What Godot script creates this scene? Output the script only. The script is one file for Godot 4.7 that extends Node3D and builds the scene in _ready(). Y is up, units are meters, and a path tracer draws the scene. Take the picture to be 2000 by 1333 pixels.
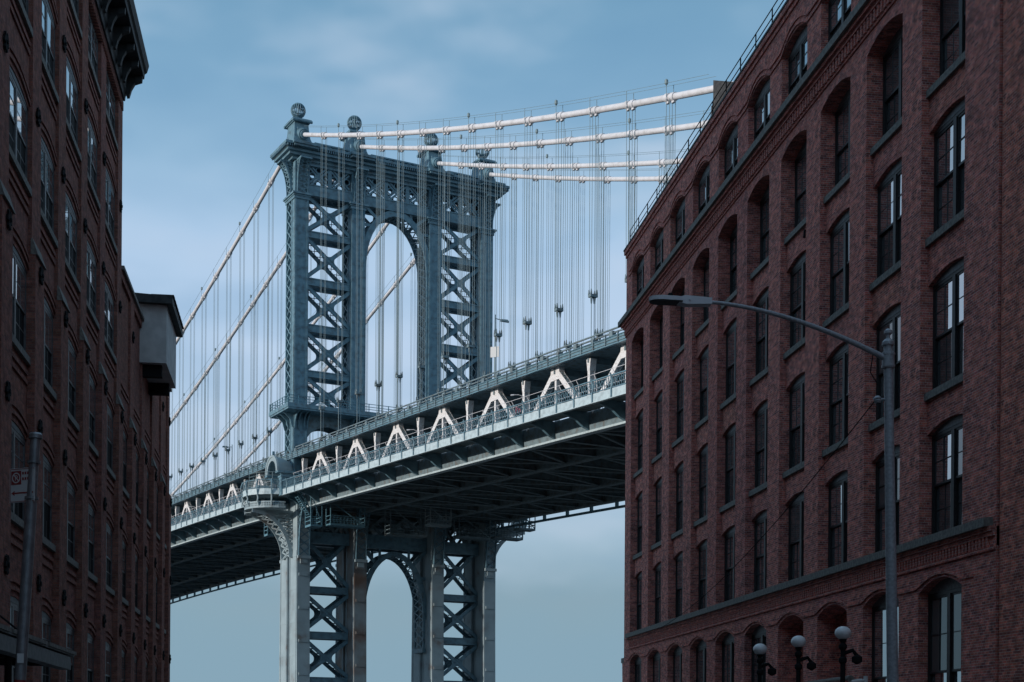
extends Node3D
# A street view between two brick warehouses towards a steel suspension bridge.
# Street frame: x to the right, y up, the street runs along -z. EYE is the height of the eye over the pavement;
# "h" values are heights over the eye, "u" values are metres along the street.

const EYE := 1.7
var M := {}
var rng := RandomNumberGenerator.new()
var taken := {}
var BX := Transform3D()

# ------------------------------------------------------------------ mesh builder
class MB:
	var v := PackedVector3Array()
	var n := PackedVector3Array()
	var t := PackedVector2Array()
	var col := PackedColorArray()
	var off := Vector2.ZERO
	var tint := Color(1, 1, 1)
	func uv(p: Vector3, m: Vector3) -> Vector2:
		var a := m.abs()
		if a.x >= a.y and a.x >= a.z: return Vector2(p.z, -p.y) + off
		if a.z >= a.y: return Vector2(p.x, -p.y) + off
		return Vector2(p.x, p.z) + off
	func push(p: Vector3, m: Vector3, f: Vector3) -> void:
		v.push_back(p); n.push_back(m); t.push_back(uv(p, f)); col.push_back(tint)
	func tri(a: Vector3, b: Vector3, c: Vector3) -> void:
		var m := (b - a).cross(c - a).normalized()
		push(a, m, m); push(c, m, m); push(b, m, m)
	func quad(a: Vector3, b: Vector3, c: Vector3, d: Vector3) -> void:
		var m := (c - a).cross(d - b)
		if m.length_squared() < 1e-14: return
		m = m.normalized()
		push(a, m, m); push(c, m, m); push(b, m, m)
		push(a, m, m); push(d, m, m); push(c, m, m)
	func hexa(b0: Vector3, b1: Vector3, b2: Vector3, b3: Vector3, t0: Vector3, t1: Vector3, t2: Vector3, t3: Vector3) -> void:
		# bottom ring b0..b3 and top ring t0..t3, counter-clockwise seen from above
		quad(t0, t1, t2, t3); quad(b3, b2, b1, b0)
		quad(b0, b1, t1, t0); quad(b1, b2, t2, t1); quad(b2, b3, t3, t2); quad(b3, b0, t0, t3)
	func box(a: Vector3, b: Vector3) -> void:
		var l := Vector3(minf(a.x, b.x), minf(a.y, b.y), minf(a.z, b.z))
		var g := Vector3(maxf(a.x, b.x), maxf(a.y, b.y), maxf(a.z, b.z))
		hexa(Vector3(l.x, l.y, g.z), Vector3(g.x, l.y, g.z), Vector3(g.x, l.y, l.z), Vector3(l.x, l.y, l.z),
			Vector3(l.x, g.y, g.z), Vector3(g.x, g.y, g.z), Vector3(g.x, g.y, l.z), Vector3(l.x, g.y, l.z))
	func bar(p: Vector3, q: Vector3, w: float, th: float, nor: Vector3) -> void:
		var d := (q - p).normalized()
		var sd := d.cross(nor)
		if sd.length_squared() < 1e-8: sd = d.cross(Vector3(0.31, 0.17, 0.93))
		sd = sd.normalized() * w * 0.5
		var k := sd.cross(d).normalized() * th * 0.5
		var A := [p - sd - k, p + sd - k, p + sd + k, p - sd + k]
		var B := [q - sd - k, q + sd - k, q + sd + k, q - sd + k]
		hexa(A[3], A[2], A[1], A[0], B[3], B[2], B[1], B[0])
		# keep the faces turned outwards
	func tube(pts: Array, r: float, seg := 8, r2 := -1.0) -> void:
		var rings := []
		var cnt := pts.size()
		var up := Vector3(0.13, 0.02, 0.99)
		for i in cnt:
			var d: Vector3
			if i == 0: d = pts[1] - pts[0]
			elif i == cnt - 1: d = pts[i] - pts[i - 1]
			else: d = pts[i + 1] - pts[i - 1]
			d = d.normalized()
			var a := d.cross(up)
			if a.length() < 0.05: a = d.cross(Vector3(1, 0, 0))
			a = a.normalized()
			var b := d.cross(a)
			var rr := r if r2 < 0.0 else lerpf(r, r2, float(i) / (cnt - 1))
			var ring := []
			for k in seg:
				var ang := TAU * k / seg
				var m := a * cos(ang) + b * sin(ang)
				ring.append([pts[i] + m * rr, m])
			rings.append(ring)
		for i in cnt - 1:
			for k in seg:
				var p0: Array = rings[i][k]; var p1: Array = rings[i][(k + 1) % seg]
				var q0: Array = rings[i + 1][k]; var q1: Array = rings[i + 1][(k + 1) % seg]
				for e in [p0, q0, p1, p1, q0, q1]:
					push(e[0], e[1], e[1])
		for e in [0, cnt - 1]:
			for k in range(1, seg - 1):
				tri(rings[e][0][0], rings[e][k][0], rings[e][k + 1][0])
	func prism(poly: PackedVector2Array, o: Vector3, ax: Vector3, ay: Vector3, dep: Vector3) -> void:
		# polygon in the plane (ax, ay) at o, thickened by dep
		var idx := Geometry2D.triangulate_polygon(poly)
		var face := ax.cross(ay)
		var sgn := 1.0 if face.dot(dep) > 0.0 else -1.0
		var clock := Geometry2D.is_polygon_clockwise(poly)
		var P := []
		for p in poly: P.append(o + ax * p.x + ay * p.y)
		for i in range(0, idx.size(), 3):
			var a: Vector3 = P[idx[i]]; var b: Vector3 = P[idx[i + 1]]; var c: Vector3 = P[idx[i + 2]]
			if (b - a).cross(c - a).dot(dep) > 0.0:
				tri(a + dep, b + dep, c + dep); tri(a, c, b)
			else:
				tri(a + dep, c + dep, b + dep); tri(a, b, c)
		var cc := clock
		for i in P.size():
			var a: Vector3 = P[i]; var b: Vector3 = P[(i + 1) % P.size()]
			var rev := (sgn > 0.0) != cc
			if rev: quad(a, b, b + dep, a + dep)
			else: quad(b, a, a + dep, b + dep)
	func lathe(prof: Array, o: Vector3, seg := 16, sx := 1.0, sz := 1.0) -> void:
		# prof: [radius, height] pairs from the bottom up
		for i in prof.size() - 1:
			var r0: float = prof[i][0]; var y0: float = prof[i][1]
			var r1: float = prof[i + 1][0]; var y1: float = prof[i + 1][1]
			var sl := Vector2(y1 - y0, r0 - r1).normalized()
			for k in seg:
				var a0 := TAU * k / seg; var a1 := TAU * (k + 1) / seg
				var c0 := Vector3(cos(a0) * sx, 0, sin(a0) * sz); var c1 := Vector3(cos(a1) * sx, 0, sin(a1) * sz)
				var n0 := (c0 * sl.x + Vector3.UP * sl.y).normalized(); var n1 := (c1 * sl.x + Vector3.UP * sl.y).normalized()
				var A := o + c0 * r0 + Vector3.UP * y0; var B := o + c1 * r0 + Vector3.UP * y0
				var C := o + c1 * r1 + Vector3.UP * y1; var D := o + c0 * r1 + Vector3.UP * y1
				for e in [[A, n0], [B, n1], [C, n1], [A, n0], [C, n1], [D, n0]]: push(e[0], e[1], e[1])
	func lattice(o: Vector3, w: Vector3, hv: Vector3, cells: int, bw: float, bt: float) -> void:
		var nor := w.cross(hv).normalized()
		for i in cells:
			var a := o + hv * (float(i) / cells); var b := o + hv * (float(i + 1) / cells)
			bar(a, b + w, bw, bt, nor)
			bar(a + w + nor * bt * 0.6, b + nor * bt * 0.6, bw, bt, nor)
	func mesh() -> ArrayMesh:
		var am := ArrayMesh.new()
		if v.is_empty(): return am
		var arr := []
		arr.resize(Mesh.ARRAY_MAX)
		arr[Mesh.ARRAY_VERTEX] = v; arr[Mesh.ARRAY_NORMAL] = n; arr[Mesh.ARRAY_TEX_UV] = t; arr[Mesh.ARRAY_COLOR] = col
		am.add_surface_from_arrays(Mesh.PRIMITIVE_TRIANGLES, arr)
		return am

# ------------------------------------------------------------------ nodes
func numbered(called: String) -> String:
	var k: int = taken.get(called, 0)
	taken[called] = k + 1
	return called if k == 0 else "%s_%03d" % [called, k]

func thing(called: String, label: String, category: String, group := "", xf := Transform3D()) -> Node3D:
	var o := Node3D.new()
	o.name = numbered(called)
	add_child(o, true)
	o.transform = xf
	o.set_meta("label", label); o.set_meta("category", category)
	if group != "": o.set_meta("group", group)
	return o

func part(parent: Node3D, called: String, mesh, mat: Material, at := Vector3.ZERO) -> MeshInstance3D:
	var o := MeshInstance3D.new()
	o.name = called
	o.mesh = mesh.mesh() if mesh is MB else mesh
	o.material_override = mat
	o.position = at
	parent.add_child(o, true)
	return o

func struct(called: String, mesh, mat: Material, at := Vector3.ZERO) -> MeshInstance3D:
	var o := part(self, numbered(called), mesh, mat, at)
	o.set_meta("kind", "structure")
	return o

# ------------------------------------------------------------------ textures and materials
func noise_bytes(size: int, sd: int, freq: float, octaves := 4) -> PackedByteArray:
	var f := FastNoiseLite.new()
	f.noise_type = FastNoiseLite.TYPE_SIMPLEX_SMOOTH
	f.seed = sd; f.frequency = freq; f.fractal_octaves = octaves
	var im := f.get_seamless_image(size, size)
	im.convert(Image.FORMAT_L8)
	return im.get_data()

func ramp_tex(size: int, sd: int, freq: float, stops: Array, octaves := 4) -> ImageTexture:
	# stops: [position, linear colour]
	var nb := noise_bytes(size, sd, freq, octaves)
	var g := Gradient.new()
	var offs := PackedFloat32Array(); var cols := PackedColorArray()
	for s in stops:
		offs.append(s[0]); cols.append(s[1])
	g.offsets = offs; g.colors = cols
	var lut := PackedByteArray()
	for i in 256:
		var c := g.sample(i / 255.0).linear_to_srgb()
		lut.append(int(clampf(c.r, 0, 1) * 255)); lut.append(int(clampf(c.g, 0, 1) * 255)); lut.append(int(clampf(c.b, 0, 1) * 255))
	var out := PackedByteArray(); out.resize(size * size * 3)
	for i in size * size:
		var k: int = nb[i] * 3
		out[i * 3] = lut[k]; out[i * 3 + 1] = lut[k + 1]; out[i * 3 + 2] = lut[k + 2]
	return ImageTexture.create_from_image(Image.create_from_data(size, size, false, Image.FORMAT_RGB8, out))

func bump_tex(size: int, sd: int, freq: float, strength: float) -> ImageTexture:
	var im := Image.create_from_data(size, size, false, Image.FORMAT_L8, noise_bytes(size, sd, freq, 5))
	im.convert(Image.FORMAT_RGBA8)
	im.bump_map_to_normal_map(strength)
	return ImageTexture.create_from_image(im)

func surf(stops: Array, sd: int, scale: float, rough: float, metal := 0.0, freq := 0.02) -> StandardMaterial3D:
	# mottled material mapped in metres: one texture repeat is 1 / scale metres
	var m := StandardMaterial3D.new()
	m.albedo_texture = ramp_tex(256, sd, freq, stops)
	m.uv1_triplanar = true; m.uv1_world_triplanar = true
	m.uv1_scale = Vector3.ONE * scale
	m.roughness = rough; m.metallic = metal
	return m

func plain(c: Color, rough := 0.6, metal := 0.0) -> StandardMaterial3D:
	var m := StandardMaterial3D.new()
	m.albedo_color = c.linear_to_srgb(); m.roughness = rough; m.metallic = metal
	return m

func brick_images(sd: int, base: Array, mortar: Color) -> Array:
	# 12 bricks by 36 courses on 2.44 m: clay tone for every brick, mortar joints, grain
	var size := 1024
	var r := RandomNumberGenerator.new(); r.seed = sd
	var im := Image.create(size, size, false, Image.FORMAT_RGB8)
	var hm := Image.create(size, size, false, Image.FORMAT_RGBA8)
	im.fill(mortar.linear_to_srgb()); hm.fill(Color(0.15, 0.15, 0.15))
	var ch := size / 36.0
	for row in 36:
		var y0 := int(round(row * ch)); var y1 := int(round((row + 1) * ch))
		var header := row % 6 == 5
		var cnt := 24 if header else 12
		var bw := float(size) / cnt
		var shift := bw * 0.5 if row % 2 == 1 else 0.0
		for b in cnt:
			var c: Color = base[r.randi() % base.size()]
			var k := r.randf_range(0.84, 1.14)
			c = Color(c.r * k, c.g * k * r.randf_range(0.95, 1.05), c.b * k)
			var x0 := int(round(b * bw + shift)) ; var x1 := int(round((b + 1) * bw + shift))
			var wob := r.randi_range(0, 1)
			var rc := Rect2i(x0 + 2, y0 + 2 + wob, x1 - x0 - 4, y1 - y0 - 4)
			var hcol := Color.from_hsv(0, 0, r.randf_range(0.7, 1.0))
			im.fill_rect(rc, c.linear_to_srgb()); hm.fill_rect(rc, hcol)
			if x1 > size:
				rc.position.x -= size
				im.fill_rect(rc, c.linear_to_srgb()); hm.fill_rect(rc, hcol)
	# grain: fine and coarse noise multiplied in
	var a := noise_bytes(size, sd + 5, 0.09, 3)
	var b2 := noise_bytes(size, sd + 9, 0.006, 4)
	var d := im.get_data()
	for i in size * size:
		var k := (0.76 + a[i] * 0.0019) * (0.82 + b2[i] * 0.0014)
		var j := i * 3
		d[j] = mini(255, int(d[j] * k)); d[j + 1] = mini(255, int(d[j + 1] * k)); d[j + 2] = mini(255, int(d[j + 2] * k))
	im = Image.create_from_data(size, size, false, Image.FORMAT_RGB8, d)
	hm.bump_map_to_normal_map(2.2)
	return [ImageTexture.create_from_image(im), ImageTexture.create_from_image(hm)]

func brick_mat(imgs: Array) -> StandardMaterial3D:
	var m := StandardMaterial3D.new()
	m.albedo_texture = imgs[0]
	m.normal_enabled = true; m.normal_texture = imgs[1]; m.normal_scale = 1.0
	m.uv1_scale = Vector3(1 / 2.44, 1 / 2.44, 1)
	m.roughness = 0.9
	m.metallic_specular = 0.25
	m.vertex_color_use_as_albedo = true
	return m

func C3(r: float, g: float, b: float) -> Color: return Color(r, g, b)

func make_materials() -> void:
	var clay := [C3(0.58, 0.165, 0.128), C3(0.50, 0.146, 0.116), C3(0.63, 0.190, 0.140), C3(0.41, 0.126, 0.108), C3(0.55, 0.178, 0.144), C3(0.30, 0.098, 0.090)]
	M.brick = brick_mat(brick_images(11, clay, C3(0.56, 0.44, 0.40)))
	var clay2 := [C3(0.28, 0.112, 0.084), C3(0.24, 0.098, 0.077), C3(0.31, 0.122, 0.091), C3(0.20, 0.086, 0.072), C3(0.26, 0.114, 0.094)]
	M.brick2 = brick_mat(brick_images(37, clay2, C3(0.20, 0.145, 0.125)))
	M.stone = surf([[0.2, C3(0.13, 0.122, 0.11)], [0.55, C3(0.19, 0.178, 0.158)], [0.8, C3(0.235, 0.22, 0.195)]], 3, 0.8, 0.85, 0.0, 0.03)
	M.frame = surf([[0.3, C3(0.016, 0.017, 0.018)], [0.7, C3(0.026, 0.027, 0.028)]], 4, 1.0, 0.55)
	M.frame_pale = surf([[0.3, C3(0.07, 0.073, 0.076)], [0.7, C3(0.12, 0.123, 0.126)]], 5, 1.0, 0.5)
	M.panel = surf([[0.3, C3(0.095, 0.105, 0.11)], [0.7, C3(0.14, 0.15, 0.155)]], 6, 1.0, 0.6)
	M.cornice = surf([[0.3, C3(0.018, 0.022, 0.024)], [0.7, C3(0.040, 0.045, 0.046)]], 7, 0.5, 0.7)
	M.roofing = surf([[0.3, C3(0.03, 0.03, 0.032)], [0.7, C3(0.06, 0.06, 0.06)]], 8, 0.4, 0.9)
	M.stucco = surf([[0.25, C3(0.46, 0.46, 0.45)], [0.7, C3(0.56, 0.555, 0.54)]], 9, 0.25, 0.95)
	var g := plain(C3(0.50, 0.51, 0.52), 0.02, 0.85); g.metallic_specular = 0.6
	M.glass = g
	var sc := plain(C3(0.012, 0.013, 0.014), 0.75); sc.metallic_specular = 0.2
	M.screen = sc
	M.blind = surf([[0.3, C3(0.30, 0.31, 0.31)], [0.7, C3(0.40, 0.40, 0.39)]], 10, 1.0, 0.8)
	# bridge paints
	M.steel = surf([[0.18, C3(0.085, 0.125, 0.150)], [0.40, C3(0.108, 0.205, 0.258)], [0.62, C3(0.128, 0.240, 0.298)], [0.85, C3(0.170, 0.280, 0.330)]], 21, 0.12, 0.48, 0.0, 0.03)
	M.steel_low = surf([[0.05, C3(0.15, 0.095, 0.07)], [0.15, C3(0.22, 0.245, 0.25)], [0.35, C3(0.265, 0.335, 0.36)], [0.7, C3(0.32, 0.40, 0.425)]], 22, 0.05, 0.6, 0.0, 0.02)
	M.steel_rust = surf([[0.15, C3(0.14, 0.085, 0.062)], [0.35, C3(0.18, 0.150, 0.135)], [0.6, C3(0.21, 0.235, 0.24)], [0.8, C3(0.25, 0.30, 0.315)]], 41, 0.04, 0.7, 0.0, 0.02)
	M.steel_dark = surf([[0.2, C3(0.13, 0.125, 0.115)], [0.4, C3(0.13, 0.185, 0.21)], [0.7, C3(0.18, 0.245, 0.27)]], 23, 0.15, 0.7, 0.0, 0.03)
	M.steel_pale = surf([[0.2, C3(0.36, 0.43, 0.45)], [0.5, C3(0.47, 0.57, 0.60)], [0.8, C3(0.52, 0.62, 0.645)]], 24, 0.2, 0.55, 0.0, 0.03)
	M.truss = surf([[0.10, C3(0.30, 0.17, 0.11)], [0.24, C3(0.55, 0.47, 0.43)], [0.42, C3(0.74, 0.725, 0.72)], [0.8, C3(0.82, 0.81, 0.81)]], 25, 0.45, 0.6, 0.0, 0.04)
	M.cable = surf([[0.10, C3(0.46, 0.44, 0.43)], [0.32, C3(0.62, 0.605, 0.615)], [0.65, C3(0.71, 0.70, 0.72)]], 26, 0.12, 0.6, 0.0, 0.03)
	M.rope = plain(C3(0.19, 0.26, 0.28), 0.55, 0.1)
	M.teal = surf([[0.3, C3(0.085, 0.19, 0.24)], [0.7, C3(0.13, 0.27, 0.33)]], 27, 0.4, 0.55)
	M.patch = surf([[0.3, C3(0.035, 0.115, 0.165)], [0.7, C3(0.05, 0.15, 0.205)]], 28, 0.4, 0.5)
	M.masonry = surf([[0.3, C3(0.22, 0.21, 0.20)], [0.7, C3(0.33, 0.32, 0.30)]], 29, 0.1, 0.9)
	M.galv = surf([[0.3, C3(0.20, 0.21, 0.22)], [0.7, C3(0.30, 0.31, 0.325)]], 30, 1.2, 0.45, 0.55)
	M.pole = surf([[0.25, C3(0.33, 0.345, 0.365)], [0.7, C3(0.46, 0.48, 0.505)]], 31, 0.9, 0.5, 0.15, 0.05)
	M.luminaire = plain(C3(0.74, 0.75, 0.77), 0.5)
	M.black = plain(C3(0.018, 0.018, 0.019), 0.85); M.black.metallic_specular = 0.2
	M.globe = plain(C3(0.84, 0.84, 0.83), 0.25)
	M.white = plain(C3(0.62, 0.62, 0.61), 0.5)
	M.red = plain(C3(0.26, 0.03, 0.03), 0.5)
	M.pink = plain(C3(0.30, 0.10, 0.14), 0.6)
	M.asphalt = surf([[0.3, C3(0.035, 0.035, 0.036)], [0.7, C3(0.06, 0.06, 0.06)]], 32, 0.3, 0.95)
	M.paving = surf([[0.3, C3(0.19, 0.185, 0.18)], [0.7, C3(0.27, 0.265, 0.255)]], 33, 0.3, 0.95)
	M.soil = surf([[0.3, C3(0.09, 0.085, 0.075)], [0.7, C3(0.14, 0.13, 0.115)]], 34, 0.02, 1.0)
	M.water = plain(C3(0.02, 0.03, 0.035), 0.15)

# ------------------------------------------------------------------ sky
func sky_image() -> Image:
	var w := 2048; var hgt := 1024
	var f := FastNoiseLite.new(); f.seed = 77; f.frequency = 0.9; f.fractal_octaves = 5; f.noise_type = FastNoiseLite.TYPE_SIMPLEX_SMOOTH
	var g := Gradient.new()
	# elevation / 90 -> display colour of the clear air
	var st := [[0.0, 100, 130, 142], [0.030, 108, 139, 153], [0.055, 130, 159, 174], [0.085, 160, 187, 206], [0.115, 178, 202, 226], [0.165, 187, 210, 236], [0.205, 173, 202, 231], [0.235, 148, 185, 215], [0.265, 128, 170, 202], [0.30, 116, 160, 192], [0.40, 132, 169, 200], [1.0, 140, 172, 202]]
	var o := PackedFloat32Array(); var c := PackedColorArray()
	for s in st:
		o.append(s[0]); c.append(Color8(s[1], s[2], s[3]))
	g.offsets = o; g.colors = c
	var im := Image.create(w, hgt, false, Image.FORMAT_RGBF)
	for y in hgt:
		var el := 90.0 - (y + 0.5) / hgt * 180.0
		var cc := g.sample(clampf(el / 90.0, 0.0, 1.0))
		for x in w:
			if el < -2.0:
				im.set_pixel(x, y, cc.srgb_to_linear()); continue
			var az := TAU * (x + 0.5) / w
			var d := Vector3(cos(az) * cos(deg_to_rad(el)), sin(deg_to_rad(el)), sin(az) * cos(deg_to_rad(el)))
			var q := f.get_noise_3d(d.x * 2.2, d.y * 7.0 + d.x * 0.8, d.z * 2.2)
			var q2 := f.get_noise_3d(d.x * 6.0 + 9.0, d.y * 16.0 - d.z * 2.0, d.z * 6.0)
			var q3 := f.get_noise_3d(d.x * 13.0 + d.y * 9.0, d.y * 42.0 - d.x * 5.0, d.z * 13.0 + 4.0)
			var wisp := clampf(0.45 * q + 0.3 * q2 + 0.26 * q3 * smoothstep(-0.35, 0.35, q), -0.5, 0.5) * smoothstep(2.0, 8.0, el)
			var k := cc.lerp(Color8(206, 217, 235) if wisp > 0.0 else Color8(96, 144, 184), minf(absf(wisp) * (1.15 if wisp > 0.0 else 0.95), 0.6))
			im.set_pixel(x, y, k.srgb_to_linear())
	return im

# ------------------------------------------------------------------ main
func _ready() -> void:
	rng.seed = 20240
	# camera: level, lens shifted upwards, as the upright walls of the photograph show
	var cam := Camera3D.new()
	cam.name = "camera"
	add_child(cam)
	var F := 2884.243
	cam.position = Vector3(0, EYE, 0)
	cam.rotation = Vector3(0, deg_to_rad(-7.84), 0.007)
	cam.projection = Camera3D.PROJECTION_FRUSTUM
	cam.near = 0.5; cam.far = 6000.0
	cam.size = cam.near * 1333.0 / F
	cam.frustum_offset = Vector2(cam.near * 5.45 / F, cam.near * 778.5 / F)
	cam.current = true
	# sky, sun, exposure
	var env := Environment.new()
	var sky := Sky.new()
	var pm := PanoramaSkyMaterial.new()
	pm.panorama = ImageTexture.create_from_image(sky_image())
	sky.sky_material = pm
	env.background_mode = Environment.BG_SKY
	env.sky = sky
	env.tonemap_mode = Environment.TONE_MAPPER_LINEAR
	env.tonemap_exposure = 1.0
	env.sdfgi_enabled = true; env.ssao_enabled = true; env.ssil_enabled = true
	var we := WorldEnvironment.new()
	we.name = "world_environment"
	we.environment = env
	add_child(we)
	var sun := DirectionalLight3D.new()
	sun.name = "sun"
	sun.light_energy = 0.95
	sun.light_color = Color(1.0, 0.965, 0.93)
	sun.light_angular_distance = 1.5
	sun.shadow_enabled = true
	add_child(sun)
	var el := deg_to_rad(10.0)
	sun.look_at_from_position(Vector3(-0.92 * cos(el), sin(el), 0.39 * cos(el)) * 100.0, Vector3.ZERO)

	BX = Transform3D(Basis(Vector3.UP, deg_to_rad(20.7728)), Vector3(-1.703, EYE, -210.05))
	make_materials()
	build_ground()
	right_warehouse()
	left_warehouse()
	off_frame_blocks()
	bridge_tower()
	bridge_deck()
	main_cables()
	bridge_lamps()
	street_lamp()
	globe_lamps()
	sign_post()
	loading_canopy()

# ------------------------------------------------------------------ ground
func build_ground() -> void:
	var pl := PlaneMesh.new(); pl.size = Vector2(6000, 6000)
	struct("ground", pl, M.soil, Vector3(0, -0.16, -1000))
	var mb := MB.new(); mb.box(Vector3(-2.6, -0.15, -172), Vector3(11.6, -0.12, 60))
	struct("road", mb, M.asphalt)
	for a in [[-7.6, -2.6], [11.6, 17.0]]:
		mb = MB.new(); mb.box(Vector3(a[0], -0.15, -80), Vector3(a[1], 0.0, 60))
		struct("pavement", mb, M.paving)
	pl = PlaneMesh.new(); pl.size = Vector2(5000, 900)
	struct("river", pl, M.water, Vector3(0, -0.14, -640))

# ------------------------------------------------------------------ brick buildings
func arc_pts(w: float, spring: float, rise: float, seg := 10) -> PackedVector2Array:
	var p := PackedVector2Array()
	for i in seg + 1:
		var a := -w * 0.5 + w * i / seg
		p.append(Vector2(a, spring + rise * (1.0 - pow(2.0 * a / w, 2.0))))
	return p

# Meshes of a window: origin at the middle of the sill on the facade plane; q is +1 where the building lies on the +x side.
func window_kit(q: float, w: float, hs: float, rise: float, rec: float, dk := 1.0) -> Dictionary:
	var k := {}
	var fr := MB.new()
	var hw := w * 0.5
	var d0 := rec; var d1 := rec + 0.14
	var bxf := func(a0: float, y0: float, e0: float, a1: float, y1: float, e1: float) -> void:
		fr.box(Vector3(q * e0, y0, a0), Vector3(q * e1, y1, a1))
	bxf.call(-hw, 0.0, d0, -hw + 0.09, hs, d1); bxf.call(hw - 0.09, 0.0, d0, hw, hs, d1)
	bxf.call(-hw + 0.09, hs - 0.09, d0, hw - 0.09, hs, d1)
	bxf.call(-hw + 0.09, 0.0, d0, hw - 0.09, 0.06, d1)
	bxf.call(-0.09, 0.06, d0 - 0.02 * dk, 0.09, hs - 0.09, d1)
	k.frame = fr.mesh()
	var mid := hs * 0.5
	var sash := []
	for lower in [0, 1]:
		var sm := MB.new(); var pm := MB.new()
		var y0 := 0.06 if lower == 1 else mid
		var y1 := mid + 0.06 if lower == 1 else hs - 0.09
		var e0 := d0 + (0.075 if lower == 1 else 0.02) * dk; var e1 := e0 + 0.05
		var a0 := 0.09; var a1 := hw - 0.09
		var put := func(b: MB, p0: float, z0: float, g0: float, p1: float, z1: float, g1: float) -> void:
			b.box(Vector3(q * g0, z0, p0), Vector3(q * g1, z1, p1))
		put.call(sm, a0, y0, e0, a0 + 0.055, y1, e1); put.call(sm, a1 - 0.055, y0, e0, a1, y1, e1)
		put.call(sm, a0 + 0.055, y0, e0, a1 - 0.055, y0 + 0.06, e1); put.call(sm, a0 + 0.055, y1 - 0.06, e0, a1 - 0.055, y1, e1)
		var am := (a0 + a1) * 0.5; var ym := (y0 + y1) * 0.5
		put.call(sm, am - 0.014, y0 + 0.06, e0 + 0.008 * dk, am + 0.014, y1 - 0.06, e1 - 0.008)
		put.call(sm, a0 + 0.055, ym - 0.014, e0 + 0.012 * dk, a1 - 0.055, ym + 0.014, e1 - 0.012)
		put.call(pm, a0 + 0.055, y0 + 0.06, e0 + 0.02 * dk, a1 - 0.055, y1 - 0.06, e0 + 0.03)
		sash.append([sm.mesh(), pm.mesh()])
	k.sash = sash
	k.half = hw
	# arched filler panel over the frame
	var li := MB.new()
	var poly := arc_pts(w, hs, rise)
	if rise > 0.0:
		var full := PackedVector2Array()
		for p in poly: full.append(p)
		li.prism(full, Vector3(q * (d0 - 0.01), 0, 0), Vector3(0, 0, 1), Vector3.UP, Vector3(q * 0.12, 0, 0))
		var lip := MB.new()
	k.lintel = li.mesh()
	return k

func add_window(parent: Node3D, kit: Dictionary, at: Vector3, mf: Material, blinds: int, screens := false) -> Node3D:
	var wn := part(parent, "window", kit.frame, mf, at)
	for side in [0, 1]:
		for lower in [0, 1]:
			var z: float = -kit.half if side == 0 else 0.0
			part(wn, "sash", kit.sash[lower][0], mf, Vector3(0, 0, z))
			var mt: Material = M.glass
			if screens and lower == 1: mt = M.screen
			elif blinds & (1 << (side * 2 + lower)): mt = M.blind_glass
			elif not screens and rng.randf() < 0.35: mt = M.old_glass
			var pn := part(wn, "pane", kit.sash[lower][1], mt, Vector3(0, 0, z))
			pn.rotation = Vector3(0, rng.randf_range(-0.004, 0.004), rng.randf_range(-0.006, 0.006))
	if kit.has("lintel_on") == false:
		part(wn, "lintel", kit.lintel, M.panel)
	return wn

func box_part(parent: Node3D, called: String, mat: Material, a: Vector3, b: Vector3, off := Vector2.ZERO, tint := Color(1, 1, 1)) -> MeshInstance3D:
	var mb := MB.new(); mb.off = off; mb.tint = tint
	mb.box(a, b)
	return part(parent, called, mb, mat)

func rnd_tint(s := 0.15) -> Color:
	var k := rng.randf_range(1.0 - s, 1.0 + s)
	return Color(k, k * rng.randf_range(0.97, 1.03), k * rng.randf_range(0.96, 1.04))

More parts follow.
